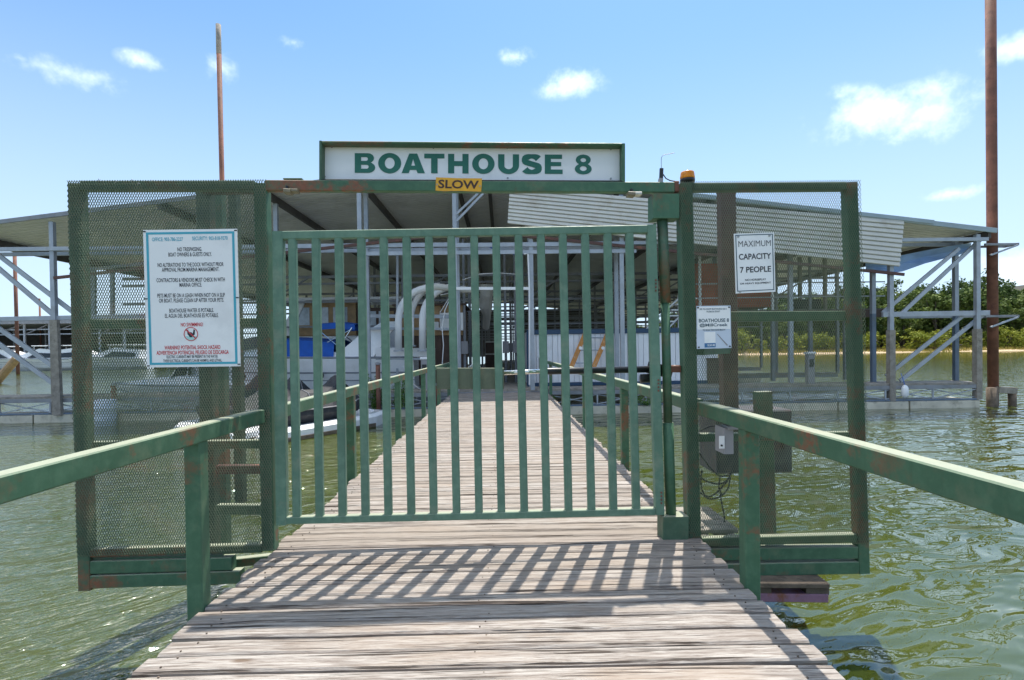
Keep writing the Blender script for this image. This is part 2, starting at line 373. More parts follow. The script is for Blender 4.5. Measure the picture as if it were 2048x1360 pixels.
# ------------------------------------------------------------------ gangway planks
gang = thing('gangway', 'weathered grey plank gangway leading through the green gate to the boathouse', 'gangway', (-.11, 3.67, 0))
XL, XR = -1.555, 1.335
def plank_mesh(i, wy, ext):
    rnd = random.Random(100 + i); nx = 9; secs = []
    x0, x1 = XL - .02 - rnd.random() * .035, XR + .015 + rnd.random() * .045
    c = (XL + XR) / 2
    for k in range(nx):
        f = k / (nx - 1); x = x0 + (x1 - x0) * f - c
        w = wy / 2 - rnd.random() * .004; w2 = wy / 2 - rnd.random() * .004; dz = (rnd.random() - .5) * .005; ch = .007 + rnd.random() * .004
        if k in (0, nx - 1): w -= .004; w2 -= .004; dz -= .004
        secs.append([Vector((x, -w, -.040)), Vector((x, -w, -ch + dz)), Vector((x, -w + ch * 1.2, dz)), Vector((x, 0, dz - .002 + rnd.random() * .004)), Vector((x, w2 - ch * 1.2, dz)), Vector((x, w2, -ch + dz)), Vector((x, w2, -.040))])
    mb = MB(); mb.loft(secs, closed=True, caps=True)
    nf = len(mb.f)
    for x in (XL + .10, (XL + XR) / 2, XR - .10):
        for s_ in (-.035, .035):
            if rnd.random() < .3: continue
            xn = x - c + rnd.uniform(-.035, .035); yn = s_ + rnd.uniform(-.012, .012); mb.tube([(xn, yn, -.01), (xn, yn, .003)], .0043, 6)
    me = bpy.data.meshes.new('plank'); me.from_pydata(mb.v, [], mb.f); me.materials.append(WOOD); me.materials.append(TIMBER)
    for i_, p_ in enumerate(me.polygons):
        if i_ >= nf: p_.material_index = 1
    me.update(); return me
pm = [plank_mesh(i, .1280, 0) for i in range(12)]
y = .9; k = 0
DECK_END = 16.45
rnd = random.Random(5)
while y < DECK_END:
    o = bpy.data.objects.new('plank', pm[k % 12 if k < 12 else rnd.randrange(12)]); col.objects.link(o); o.parent = gang
    o.location = Vector(((XL + XR) / 2 + (rnd.random() - .5) * .02, y, (rnd.random() - .5) * .005)) - FR[gang]
    o.rotation_euler = ((rnd.random() - .5) * .018, (rnd.random() - .5) * .002, R(-.35) + (rnd.random() - .5) * .006)
    if rnd.random() < .5: o.rotation_euler.z += math.pi
    y += .1400 + rnd.random() * .0025; k += 1
for x in (XL + .10, (XL + XR) / 2, XR - .10):
    MB().cbox((x - .04, .8, -.22), (x + .04, DECK_END, -.048)).build('stringer', DKWOOD, gang)
for yy in (2.2, 5.0, 8.0, 11.0, 14.0):
    MB().cbox((XL + .05, yy - .5, WZ - .2), (XR - .05, yy + .5, -.23), .03).build('float', CONC, gang)

# ------------------------------------------------------------------ handrails along the gangway
RZ = .97
def railing(name, label, x, xo, y0, y1, posts, m, box=(.078, .092)):
    t = thing(name, label, 'railing', (x, y0, 0), group=None)
    MB().beam((x, y0, RZ - box[1] / 2), (x, y1, RZ - box[1] / 2), box[0], box[1], (1, 0, 0), .006).build('top_rail', m, t)
    for yy in posts:
        MB().beam((x + xo * .012, yy, -.36), (x + xo * .012, yy, RZ - box[1] - .001), .085, .085, (1, 0, 0), .006).build('post', m, t)
        MB().cbox((x - xo * .002, yy - .05, -.30), (x - xo * .14, yy + .05, -.07), .004).build('bracket', m, t)
    return t
railing('handrail', 'rust-streaked green handrail on the open side of the gate beside the rules sign', -1.635, -1, .35, 3.57, [.65, 2.86], GREEN)
railing('handrail', 'green handrail with pale top carrying the small grey switch box', 1.375, 1, .3, 3.62, [.55, 2.97], GREEN)
railing('handrail', 'green handrail behind the gate on the water scooter side of the gangway', -1.62, -1, 3.72, 16.2, [5.7, 8.25, 10.9, 13.5, 16.0], GREEN)
railing('handrail', 'green handrail behind the gate on the white dock house side of the gangway', 1.40, 1, 3.78, 16.2, [6.15, 9.1, 12.4, 15.6], GREEN)

# ------------------------------------------------------------------ gate plane
GY, GS = 3.67, .0285
gn = Vector((-GS, 1, 0)).normalized()           # away from the camera
gu = Vector((1, GS, 0)).normalized()
def gp(px, py, d=0.0):
    r = ray(px, py); t = (GY - d) / (r.y - GS * r.x); return Vector((r.x * t, r.y * t, CAMZ + r.z * t))
def gm(p, q, w, dep, d=0.0, side=None, mb=None, ch=.005):
    """member between two pixels, w across, dep deep, front face at offset d"""
    a = gp(*p, d) + gn * dep / 2; b = gp(*q, d) + gn * dep / 2
    t = (b - a).normalized(); s = t.cross(gn)
    return (mb or MB()).beam(a, b, w, dep, s, ch)
PX = .00346
# gangway side screens -------------------------------------------------
def lerp(a, b, f): return (a[0] + (b[0] - a[0]) * f, a[1] + (b[1] - a[1]) * f)
def expanded_mesh(tl, tr, bl, br, name, parent, d=.012, pw=.0162, ph=.0345, seed=1):
    rnd = random.Random(seed)
    A, B, C, D = gp(*tl, d), gp(*tr, d), gp(*bl, d), gp(*br, d)
    nc = int(round(((B - A).length + (D - C).length) / 2 / pw)); nr = int(round(((C - A).length + (D - B).length) / 2 / ph))
    wob = [[(math.sin(i * .11 + 2) * .003 + math.sin(i * .043) * .004), 0] for i in range(nr * 2 + 2)]
    def P(i, j):                    # i in half columns, j in half rows
        s = i / (2 * nc); t = j / (2 * nr)
        e = 1 if (i <= 1 or i >= 2 * nc - 1) else 0
        p = (A * (1 - s) + B * s) * (1 - t) + (C * (1 - s) + D * s) * t
        return p + gu * (wob[j % len(wob)][0] * (1.0 if e else .35)) - gn * (math.sin(i * .05 + j * .021) * .0022)
    vs = []; fs = []
    hw, hd = .0016, .0021
    for j in range(2 * nr):
        i = j % 2
        while i <= 2 * nc:
            p = P(i, j)
            for di in (-1, 1):
                if 0 <= i + di <= 2 * nc:
                    q = P(i + di, j + 1); o = -gn * (hd * .7) if di > 0 else gn * (hd * .7)
                    b = len(vs)
                    for e in (p, q):
                        vs += [e + gu * hw + gn * hd, e - gu * hw + gn * hd * .2, e - gu * hw - gn * hd, e + gu * hw - gn * hd * .2]
                    fs += [(b + k, b + (k + 1) % 4, b + (k + 1) % 4 + 4, b + k + 4) for k in range(4)]
            i += 2
    mb = MB(); mb.v = vs; mb.f = fs
    o = mb.build(name, MESHM, parent); o['kind'] = 'stuff'; return o

def pt(mb, px, py, d): return gp(px, py, d)
# left screen
sl = thing('mesh_screen', 'rusty green expanded metal screen carrying the big white rules sign', 'screen', gp(157, 1180), group=None)
gm((147, 366), (168, 1182), .082, .075).build('outer_post', GREEN_OLD, sl)
gm((519, 366), (536, 1102), .085, .085, 0).build('inner_post', GREEN, sl)
gm((159.5, 370), (507, 370), .062, .07, .001).build('top_rail', GREEN_OLD, sl)
gm((172, 648), (513, 645), .062, .06, -.06).build('middle_rail', GREEN, sl)
gm((177, 893), (521, 889), .058, .06, -.06).build('lower_rail', GREEN_OLD, sl)
gm((180, 1107), (522, 1098), .055, .06, -.004).build('sill_rail', GREEN_OLD, sl)
gm((182, 1120), (444, 1114), .030, .06, -.03).build('sill_angle', GREEN, sl)
gm((178, 1136), (463, 1128), .088, .07, -.004).build('base_beam', GREEN, sl)
gm((178, 1165), (480, 1155), .088, .07, -.002).build('base_beam', GREEN, sl)
expanded_mesh((133.5, 361), (531, 359), (155, 1114), (547, 1100), 'expanded_mesh', sl, seed=1)
for (x, yy) in ((196, 362), (230, 366), (275, 371), (300, 364), (262, 363)):
    MB().tube([gp(x, yy, .016), gp(x + 2, yy - 5, .024), gp(x + 5, yy - 3, .014)], .002, 5).build('tie_wire', GALV, sl)
# back frame of the left screen
bl = thing('support_frame', 'rusty brown and green ladder frame standing behind the rules sign screen', 'frame', at(420, 1150, 4.55))
def am(p, q, Y, w, dep, ch=.005, mb=None, Y2=None):
    return (mb or MB()).beam(at(*p, Y), at(*q, Y2 or Y), w, dep, Vector((0, 0, 1)) if abs(p[0] - q[0]) > abs(p[1] - q[1]) else Vector((1, 0, 0)), ch)
am((411, 376), (424, 1165), 4.35, .105, .10).build('post', GREEN_DK, bl)
am((437, 376), (449, 1150), 4.65, .09, .09).build('post', GREEN_OLD, bl)
am((468, 378), (482, 1005), 4.95, .075, .09).build('post', GREEN_DK, bl)
am((436, 938), (524, 938), 4.2, .068, .06).build('rung', BROWN, bl)
am((437, 1018), (524, 1018), 4.2, .078, .06).build('rung', GREEN_OLD, bl)
am((410, 380), (522, 378), 4.3, .07, .06).build('rung', BROWN, bl)
am((432, 648), (486, 648), 4.75, .06, .06).build('rung', GREEN_OLD, bl)
MB().beam(at(411, 1128, 4.35), at(400, 1140, 3.76), .07, .08, (1, 0, 0)).build('foot_bar', GREEN, bl)
MB().beam(at(449, 1100, 4.65), at(449, 1100, 3.76), .07, .08, (1, 0, 0)).build('foot_bar', GREEN, bl)
am((445, 1127), (600, 1110), 4.5, .07, .07).build('foot_bar', GREEN, bl)

# right screen
sr = thing('mesh_screen', 'green expanded metal screen carrying the maximum capacity sign', 'screen', gp(1728, 1148))
gm((1373, 366), (1391, 1100), .090, .10).build('inner_post', GREEN, sr)
gm((1705, 364), (1730, 1148), .082, .075).build('outer_post', GREEN, sr)
gm((1387, 373), (1693, 371), .055, .07, .001).build('top_rail', GREEN_OLD, sr)
gm((1392, 633), (1699, 631), .07, .06, -.06).build('middle_rail', GREEN, sr)
gm((1398, 876), (1705, 872), .058, .06, -.06).build('lower_rail', GREEN, sr)
gm((1405, 1085), (1714, 1077), .058, .06, -.004).build('sill_rail', GREEN, sr)
gm((1400, 1110), (1716, 1106), .088, .075, -.004).build('base_beam', GREEN, sr)
gm((1405, 1142), (1718, 1136), .090, .075, -.003).build('base_beam', GREEN, sr)
expanded_mesh((1357, 363), (1720, 360), (1376, 1094), (1745, 1088), 'expanded_mesh', sr, seed=2)
# hinge: brackets, sleeves and pole
hp = thing('hinge_assembly', 'rust-topped green hinge pole between two square brackets beside the gate', 'hinge', gp(1338, 1080))
gm((1333, 387), (1333, 436), .185, .13, .02).build('bracket', GREEN, hp)
gm((1352, 1034), (1352, 1081), .185, .13, .03).build('bracket', GREEN_OLD, hp)
def gtube(p, q, r, name, m, par, d=-.045, seg=18):
    return MB().tube([gp(*p, d), gp(*q, d)], r, seg).build(name, m, par, True)
gtube((1324, 430), (1331, 606), .037, 'sleeve', GREEN_OLD, hp)
gtube((1330, 600), (1336, 848), .031, 'pole', GREEN, hp)
gtube((1336, 845), (1342, 1040), .037, 'sleeve', GREEN, hp)
gm((1362, 738), (1340, 738), .05, .05, -.06).build('operator_lug', RUST, hp)
gm((1358, 372), (1350, 372), .075, .09, .006).build('end_cap', RUST, hp)

# header beam -----------------------------------------------------------
hb = thing('header_beam', 'long green steel header beam spanning over the gate below the name sign', 'beam', gp(945, 381))
gm((530, 370), (1349, 374), .072, .055, .004).build('beam', GREEN, hb)
gm((566, 357), (603, 357), .010, .05, -.02).build('weld_bead', GREEN_OLD, hb)
for (x0, x1, yy, lab) in ((566, 594, 380, 'a'), (1257, 1284, 386, 'b')):
    fl = thing('flood_light', 'small dark flood light hung under the header beam ' + ('beside the rules sign screen' if lab == 'a' else 'beside the hinge bracket'), 'light', gp(x0, yy, .06), group='flood lights under the beam')
    gm((x0, yy), (x0 + 14, yy + 1), .028, .07, .05).build('lamp_head', LAMPG, fl)
    gm((x0 + 13, yy), (x1, yy), .022, .06, .04).build('driver_box', SIDING if lab == 'b' else LAMPG, fl)
    gm((x0 + 5, yy - 5), (x0 + 9, yy - 5), .03, .03, .02).build('bracket', BLACK, fl)

# swing gate ------------------------------------------------------------
gt = thing('swing_gate', 'wide green steel swing gate with upright bars sagging slightly', 'gate', gp(930, 1045))
gm((554, 462), (562, 1051), .072, .055, .01).build('stile', GREEN_GATE, gt)
gm((1304, 449), (1321, 1030), .064, .055, .01).build('stile', GREEN_GATE, gt)
gm((564.5, 470), (1295, 457.5), .056, .05, .008).build('top_rail', GREEN_GATE, gt)
gm((572.5, 1042), (1311, 1024), .050, .05, .008).build('bottom_rail', GREEN_GATE, gt)
bt = [583, 630, 676, 721, 766, 812, 857, 902, 948, 992, 1037, 1082, 1126, 1171, 1216, 1260]
bb = [592, 638, 684, 730, 776, 822, 867, 913, 958, 1003, 1049, 1094, 1138, 1184, 1228, 1274]
for a, b in zip(bt, bb):
    f = (a - 565) / 730.0; f2 = (b - 572) / 739.0
    gm((a, 477.5 - 12.5 * f), (b, 1035 - 18 * f2), .0535, .045, .006, ch=.007).build('bar', GREEN_GATE, gt)
    m2 = MB()                           # weld fillets at the feet of the bar
    for sx in (-1, 1):
        c = gp(b + sx * 9.2, 1034.5 - 18 * f2, -.012); m2.prism([c, c - gu * sx * .012 + Vector((0, 0, .016)), c - gu * sx * .014], gn * .02)
    m2.build('weld', GREEN_GATE, gt)
gm((873, 757), (1008, 757), .150, .012, -.062).build('lock_plate', GREEN_PALE, gt)
MB().tube([gp(940, 734, -.06), gp(947, 729, -.06), gp(951, 726, -.05)], .007, 8).build('lock_pin', GALV, gt)
gm((1311, 446), (1328, 1031), .012, .075, -.01).build('hinge_plate', GREEN, gt)
for yy in (560, 760, 985):
    for k in range(4):
        p = gp(1309 + (yy - 450) * .026, yy + k * 7, .012); MB().lathe(p, [(.006, -.006), (.007, 0), (.004, .006)], 8).build('bolt', RUST, gt)
# gate operator -----------------------------------------------------------
op = thing('gate_operator', 'black linear gate operator arm with polished rod behind the gate bars', 'gate operator', gp(1150, 750, -.1))
D1 = -.13
MB().tube([gp(1000, 746, D1), gp(1092, 742, D1)], .017, 14).build('rod', CHROME, op, True)
MB().tube([gp(1088, 742.5, D1), gp(1092, 742.5, D1), gp(1318, 738, D1)], .024, 16).build('cylinder', BLACK, op, True)
MB().tube([gp(1281, 757, D1), gp(1284, 757, D1), gp(1306, 756, D1)], .032, 16).build('motor', BLACK, op, True)
gm((1300, 735), (1345, 746), .085, .07, D1 + .03).build('gearbox', BLACK, op)
MB().tube([gp(1340, 734, D1), gp(1362, 734, D1)], .016, 12).build('end_pin', BLACK, op, True)
gm((990, 746), (1004, 746), .07, .05, -.075).build('clevis', GREEN_PALE, op)

# ------------------------------------------------------------------ signs
class Pan:                               # a flat panel between four pixels on the gate plane
    def __init__(s, tl, tr, bl, br, d):
        s.A, s.B, s.C, s.D = gp(*tl, d), gp(*tr, d), gp(*bl, d), gp(*br, d)
        s.w = (s.B - s.A).length; s.h = (s.C - s.A).length
    def P(s, u, v, d=0.0):               # u right, v down, 0..1
        return (s.A * (1 - u) + s.B * u) * (1 - v) + (s.C * (1 - u) + s.D * u) * v - gn * d
    def board(s, name, m, par, th=.006, u0=0, v0=0, u1=1, v1=1, d=0.0, r=0):
        mb = MB(); mb.prism([s.P(u0, v1, d), s.P(u1, v1, d), s.P(u1, v0, d), s.P(u0, v0, d)], gn * th); return mb.build(name, m, par)
def poly_part(name, pan, loops, m, par, d, th=.0012):
    """filled outline (outer loop + holes) in panel u,v"""
    L3 = [[Vector((a, b, 0)) for a, b in lp] for lp in loops]; flat = [p for lp in L3 for p in lp]
    tri = tessellate_polygon(L3); mb = MB()
    vs = [pan.P(p.x, p.y, d) for p in flat] + [pan.P(p.x, p.y, d) + gn * th for p in flat]; n = len(flat)
    fs = [t for t in tri]; k = 0
    for lp in L3:
        for i in range(len(lp)): a = k + i; b = k + (i + 1) % len(lp); fs.append((a, b, b + n, a + n))
        k += len(lp)
    mb.add(vs, fs); return mb.build(name, m, par)
def text_tris(s, bold=0.0):
    cu = bpy.data.curves.new('t', 'FONT'); cu.body = s; cu.size = 1; cu.offset = bold; cu.resolution_u = 3
    o = bpy.data.objects.new('t', cu); col.objects.link(o)
    dg = bpy.context.evaluated_depsgraph_get(); me = bpy.data.meshes.new_from_object(o.evaluated_get(dg))
    vs = [(v.co.x, v.co.y) for v in me.vertices]; fs = [tuple(p.vertices) for p in me.polygons]
    bpy.data.objects.remove(o); bpy.data.curves.remove(cu); bpy.data.meshes.remove(me); return vs, fs
def text_part(s, pan, u0, u1, v0, v1, m, par, bold=.012, d=.0012, name='lettering'):
    vs, fs = text_tris(s, bold)
    x0 = min(v[0] for v in vs); x1 = max(v[0] for v in vs); y0 = min(v[1] for v in vs); y1 = max(v[1] for v in vs)
    mb = MB(); mb.add([pan.P(u0 + (u1 - u0) * (x - x0) / (x1 - x0), v1 + (v0 - v1) * (y - y0) / (y1 - y0), d) for x, y in vs], fs)
    return mb.build(name, m, par)
# name sign
ns = thing('name_sign', 'long white name sign reading BOATHOUSE 8 in a green box frame on the header beam', 'sign', gp(945, 360))
pn = Pan((642, 287), (1248, 292), (642, 358), (1248, 361), -.075)
pn.board('board', SIGNW, ns, .01)
gm((640.5, 281), (640.5, 360), .018, .085).build('frame_side', GREEN_OLD, ns)
gm((1247.5, 286.5), (1247.5, 362.5), .022, .085).build('frame_side', GREEN, ns)
gm((643.5, 283.5), (1244, 288), .017, .085).build('frame_top', GREEN, ns)
gm((643.5, 360), (1244, 362), .010, .07, -.004).build('frame_bottom', BLACK, ns)
def arc(cx, cy, rx, ry, a0, a1, n=14): return [(cx + rx * math.cos(R(a0 + (a1 - a0) * i / n)), cy - ry * math.sin(R(a0 + (a1 - a0) * i / n))) for i in range(n + 1)]
def sgrow(pts, w):                       # thick stroke outline round a centre line
    l = []; r = []
    for i, (x, y_) in enumerate(pts):
        ax, ay = pts[max(i - 1, 0)]; bx_, by_ = pts[min(i + 1, len(pts) - 1)]; tx, ty = bx_ - ax, by_ - ay; q = math.hypot(tx, ty); tx /= q; ty /= q
        wx = w[0] / 2 * abs(ty) + w[1] / 2 * abs(tx)
        l.append((x - ty * wx, y_ + tx * wx)); r.append((x + ty * wx, y_ - tx * wx))
    return l + r[::-1]
SV, SH = .30, .225                       # stem and bar weights in glyph units
def glyph(ch):
    if ch == 'T': return [[(0, 0), (1, 0), (1, .24), (.66, .24), (.66, 1), (.34, 1), (.34, .24), (0, .24)]]
    if ch == 'H': return [[(0, 0), (SV, 0), (SV, .37), (1 - SV, .37), (1 - SV, 0), (1, 0), (1, 1), (1 - SV, 1), (1 - SV, .62), (SV, .62), (SV, 1), (0, 1)]]
    if ch == 'E': return [[(0, 0), (.97, 0), (.97, .22), (.34, .22), (.34, .385), (.92, .385), (.92, .595), (.34, .595), (.34, .775), (1, .775), (1, 1), (0, 1)]]
    if ch == 'A': return [[(.33, 0), (.67, 0), (1, 1), (.685, 1), (.635, .835), (.355, .835), (.305, 1), (0, 1)], [(.495, .27), (.41, .62), (.58, .62)]]
    if ch == 'U': return [[(0, 0), (.30, 0), (.30, .60)] + arc(.5, .60, .20, .17, 180, 360, 10) + [(.70, 0), (1, 0), (1, .58)] + arc(.5, .58, .5, .44, 360, 180, 18)]
    if ch == 'O': return [arc(.5, .5, .5, .52, 0, 354, 36), arc(.5, .5, .215, .285, 0, 350, 24)]
    if ch == 'B': return [[(0, 0), (.64, 0)] + arc(.64, .25, .30, .25, 85, -62, 12) + arc(.64, .73, .36, .27, 58, -88, 12) + [(0, 1)],
                          [(.31, .20), (.56, .20)] + arc(.56, .295, .085, .095, 90, -90, 6) + [(.31, .39)], [(.31, .59), (.58, .59)] + arc(.58, .69, .10, .10, 90, -90, 6) + [(.31, .79)]]
    if ch == 'S':
        p = arc(.5, .285, .355, .185, 18, 235, 14) + [(.5, .497)] + arc(.5, .715, .36, .19, 55, -165, 14); return [sgrow(p, (.29, .205))]
    if ch == '8':
        e1, e2 = (.5, .26, .44, .275), (.5, .735, .5, .285); ys = [-.015 + 1.035 * i / 40 for i in range(41)]
        def hw(yv): return max([e[2] * math.sqrt(max(0, 1 - ((yv - e[1]) / e[3]) ** 2)) for e in (e1, e2)] + [.015])
        return [[(.5 + hw(v), v) for v in ys] + [(.5 - hw(v), v) for v in ys[::-1]], arc(.5, .275, .165, .105, 0, 345, 16), arc(.5, .715, .205, .125, 0, 345, 16)]
GL = [('B', 270, 370), ('O', 385, 498), ('A', 500, 615), ('T', 612, 712), ('H', 730, 832), ('O', 850, 962), ('U', 980, 1085), ('S', 1100, 1198), ('E', 1215, 1305), ('8', 1367, 1453)]
for ch, a, b in GL:
    x0, x1 = 600 + a / 2.4976, 600 + b / 2.4976; u0, u1 = (x0 - 642) / 606, (x1 - 642) / 606; v0, v1 = .268, .822
    poly_part('letter', pn, [[(u0 + (u1 - u0) * x, v0 + (v1 - v0) * yv) for x, yv in lp] for lp in glyph(ch)], SIGNT, ns, .003)
for u, v in ((.035, .10), (.365, .10), (.608, .09), (.955, .10), (.012, .93), (.61, .95), (.955, .95)):
    MB().tube([pn.P(u, v, 0), pn.P(u, v, .006)], .007, 8).build('screw', BOLT, ns)
# SLOW
sw = thing('slow_sign', 'small yellow SLOW sign with torn edges fixed to the header beam', 'sign', gp(917, 382, .02))
pw_ = Pan((872, 354.5), (964, 357), (871, 381), (963, 383), .012)
mb = MB(); e = [(0, 0), (.5, .02), (1, -.01), (1.0, .55), (.992, 1.0), (.55, .97), (.2, 1.02), (0, .99)]
mb.prism([pw_.P(u, v) for u, v in e[::-1]], gn * .005); mb.build('board', SLOWY, sw)
text_part('SLOW', pw_, .055, .935, .17, .82, TXBR, sw, .025)
for u, v in ((.03, .55), (.96, .6)): MB().tube([pw_.P(u, v, 0), pw_.P(u, v, .004)], .005, 8).build('screw', BOLT, sw)
# rules sign
rs = thing('rules_sign', 'large white marina rules sign with teal border and red warning on the mesh', 'sign', gp(386, 735, .03))
pr = Pan((286, 460), (474, 457.5), (294, 735), (481, 732.5), .026)
pr.board('board', SIGNW, rs, .006)
for (a, b, c, d_) in ((.03, .018, .97, .034), (.03, .966, .97, .982), (.03, .034, .055, .966), (.945, .034, .97, .966)):
    pr.board('border', TEAL, rs, .0008, a, b, c, d_, .001)
def rl(s, cx, cy, w, h, m, bold=.01): text_part(s, pr, cx - w / 2, cx + w / 2, cy - h / 2, cy + h / 2, m, rs, bold)
# measured on the sign: crop of 210 x 290 px at 4.69 px per px
def rm(s, x0, x1, yc, h, m, bold=.012):
    X0, X1 = 280 + x0 / 4.69, 280 + x1 / 4.69; Yc = 450 + yc / 4.69
    v = (Yc - 459) / 275; sh = 8 * v; u0 = (X0 - 286 - sh) / 188; u1 = (X1 - 286 - sh) / 188
    v += .003; hh = h / 4.69 / 275 / 2; text_part(s, pr, u0, u1, v - hh, v + hh, m, rs, bold)
rm('OFFICE: 903-786-2227', 112, 402, 128, 36, TEAL); rm('SECURITY: 903-818-9270', 488, 822, 124, 36, TEAL)
rm('NO TRESPASSING.', 350, 580, 224, 38, TXK); rm('BOAT OWNERS & GUESTS ONLY.', 266, 672, 272, 38, TXK)
rm('NO ALTERATIONS TO THE DOCK WITHOUT PRIOR', 165, 784, 368, 38, TXK); rm('APPROVAL FROM MARINA MANAGEMENT.', 205, 744, 414, 38, TXK)
rm('CONTRACTORS & VENDORS MUST CHECK IN WITH', 155, 797, 511, 38, TXK); rm('MARINA OFFICE.', 370, 580, 557, 38, TXK)
rm('PETS MUST BE ON A LEASH WHEN NOT ON A SLIP', 163, 798, 655, 38, TXK); rm('OR BOAT. PLEASE CLEAN UP AFTER YOUR PETS.', 178, 788, 702, 38, TXK)
rm('BOATHOUSE WATER IS POTABLE.', 275, 692, 797, 38, TXK); rm('EL AGUA DEL BOATHOUSE ES POTABLE.', 234, 738, 845, 38, TXK)
rm('NO SWIMMING!', 383, 592, 930, 36, TXR, .02)
rm('WARNING! POTENTIAL SHOCK HAZARD', 230, 756, 1144, 38, TXR, .02); rm('ADVERTENCIA POTENCIAL PELIGRO DE DESCARGA', 155, 836, 1192, 38, TXR, .02)
rm('ELECTRIC CURRENTS MAY BE PRESENT IN THE WATER.', 250, 735, 1231, 27, TXK); rm('THESE ELECTRICAL CURRENTS CAN BE HARMFUL AND LETHAL.', 218, 772, 1268, 27, TXK)
cu, cv, ru = .478, .760, .076; rv = ru * pr.w / pr.h
poly_part('ring', pr, [arc(cu, cv, ru, rv, 0, 350, 36), arc(cu, cv, ru * .90, rv * .90, 0, 350, 36)], TXR, rs, .0022)
poly_part('water_mark', pr, [arc(cu, cv, ru * .86, rv * .86, 200, 340, 14)], SWIMT, rs, .0010)
poly_part('swimmer', pr, [[(cu - .042, cv - .030), (cu - .030, cv - .032), (cu - .022, cv - .006), (cu, cv + .000), (cu + .022, cv - .006), (cu + .030, cv - .034), (cu + .044, cv - .030), (cu + .040, cv + .004), (cu + .018, cv + .016), (cu + .012, cv + .024), (cu - .014, cv + .024), (cu - .02, cv + .014), (cu - .036, cv + .002)]], TXK, rs, .0016)
poly_part('swimmer_head', pr, [arc(cu, cv - .004, .013, .009, 0, 330, 12)], TXK, rs, .0019)
poly_part('slash', pr, [[(cu - .056, cv - .030), (cu - .048, cv - .036), (cu + .056, cv + .030), (cu + .048, cv + .036)]], TXR, rs, .0025)
for u, v in ((.015, .012), (.985, .012), (.012, .5), (.985, .5), (.015, .988), (.985, .985)): pr.board('tie', BLACK, rs, .003, u - .014, v - .004, u + .014, v + .004, .003)
# capacity sign
cs = thing('capacity_sign', 'white sign reading MAXIMUM CAPACITY 7 PEOPLE on the mesh screen', 'sign', gp(1510, 586, .03))
pc = Pan((1468, 467.5), (1548, 465), (1472, 587), (1551, 583.5), .026)
pc.board('board', SIGNW, cs, .006)
for (a, b, c, d_) in ((.03, .02, .97, .034), (.03, .955, .97, .969), (.03, .034, .052, .955), (.948, .034, .97, .955)): pc.board('border', TXN, cs, .0008, a, b, c, d_, .001)
text_part('MAXIMUM', pc, .10, .91, .125, .225, TXK, cs, -.006); text_part('CAPACITY', pc, .10, .91, .34, .44, TXK, cs, .02); text_part('7 PEOPLE', pc, .12, .90, .56, .66, TXK, cs, .02)
text_part('NO HORSEPLAY', pc, .24, .77, .765, .798, TXK, cs, .02); text_part('OR HEAVY EQUIPMENT', pc, .11, .89, .825, .86, TXK, cs, .02)
for u, v in ((.10, .05), (.88, .05), (.10, .972)): MB().tube([pc.P(u, v, 0), pc.P(u, v, .006)], .008, 8).build('screw', BOLT, cs)
# group notice
gs = thing('notice_sign', 'small pale blue notice with blue band on the mesh screen below the capacity sign', 'sign', gp(1430, 697, .03))
pg = Pan((1393, 612), (1461, 611), (1394, 698), (1463, 696), .026)
pg.board('board', PALEB, gs, .005)
pg.board('upper_field', SIGNW, gs, .0006, .02, .02, .98, .55, .0008)
text_part('DID YOU KNOW BOATHOUSE 8 HAS A', pg, .09, .88, .055, .095, TXN, gs, .015, .0022); text_part('FACEBOOK GROUP?', pg, .29, .68, .115, .155, TXN, gs, .015, .0022)
text_part('BOATHOUSE 8', pg, .06, .94, .30, .385, TXN, gs, .02, .0022); text_part('@MillCreek', pg, .08, .90, .41, .50, TXN, gs, .02, .0022)
text_part('TO SCAN THE CODE BELOW', pg, .17, .83, .545, .585, TXN, gs, .015, .0022)
pg.board('code_field', SIGNW, gs, .0006, .22, .61, .54, .87, .0010); pg.board('scan_band', BANDB, gs, .0006, .22, .87, .54, .97, .0011)
text_part('SCAN ME', pg, .30, .52, .895, .945, SIGNW, gs, .02, .0022)
poly_part('sail_mark', pg, [[(.58, .66), (.60, .66), (.90, .93), (.86, .94)]], GREYBOX, gs, .0014)
for u, v in ((.04, .04), (.95, .04), (.05, .96), (.95, .96)): MB().tube([pg.P(u, v, 0), pg.P(u, v, .005)], .006, 8).build('screw', BLACK, gs)

# ------------------------------------------------------------------ beacon, antenna, switch box, cabinet
bc = thing('beacon_lamp', 'amber warning beacon on a black base above the hinge post', 'beacon', gp(1375, 363, -.04))
p = gp(1375, 365, -.045)
MB().lathe(p, [(.050, 0), (.052, .018), (.048, .026)], 24).build('base', BLACK, bc, True)
MB().lathe(p + Vector((0, 0, .025)), [(.050, 0), (.051, .012), (.047, .042), (.044, .048), (.02, .052)], 24).build('lens', AMB, bc, True)
an = thing('antenna', 'thin bent wire antenna on a small black mount on the header beam', 'antenna', gp(1323, 363, -.03))
D2 = -.04
gm((1324, 336), (1323, 358), .026, .02, D2 + .01).build('mount', BLACK, an)
gm((1323, 356), (1322, 366), .03, .03, D2 + .014).build('foot', GREYBOX, an)
MB().tube([gp(1323, 340, D2), gp(1322.5, 322, D2), gp(1323, 314, D2), gp(1327, 310, D2), gp(1349, 305.5, D2)], .0022, 6).build('whip', BOLT, an)
MB().tube([gp(1325, 347, D2), gp(1332, 357, D2), gp(1340, 361, D2), gp(1352, 363, D2)], .004, 6).build('lead', BLACK, an)
bx = thing('switch_box', 'small grey electrical box with white label under the handrail', 'electrical box', at(1448, 895, 3.32))
q0, q1 = at(1437, 852, 3.3), at(1457, 903, 3.3)
MB().cbox((q0.x, 3.22, q1.z), (q1.x, 3.36, q0.z), .006).build('housing', GREYBOX, bx)
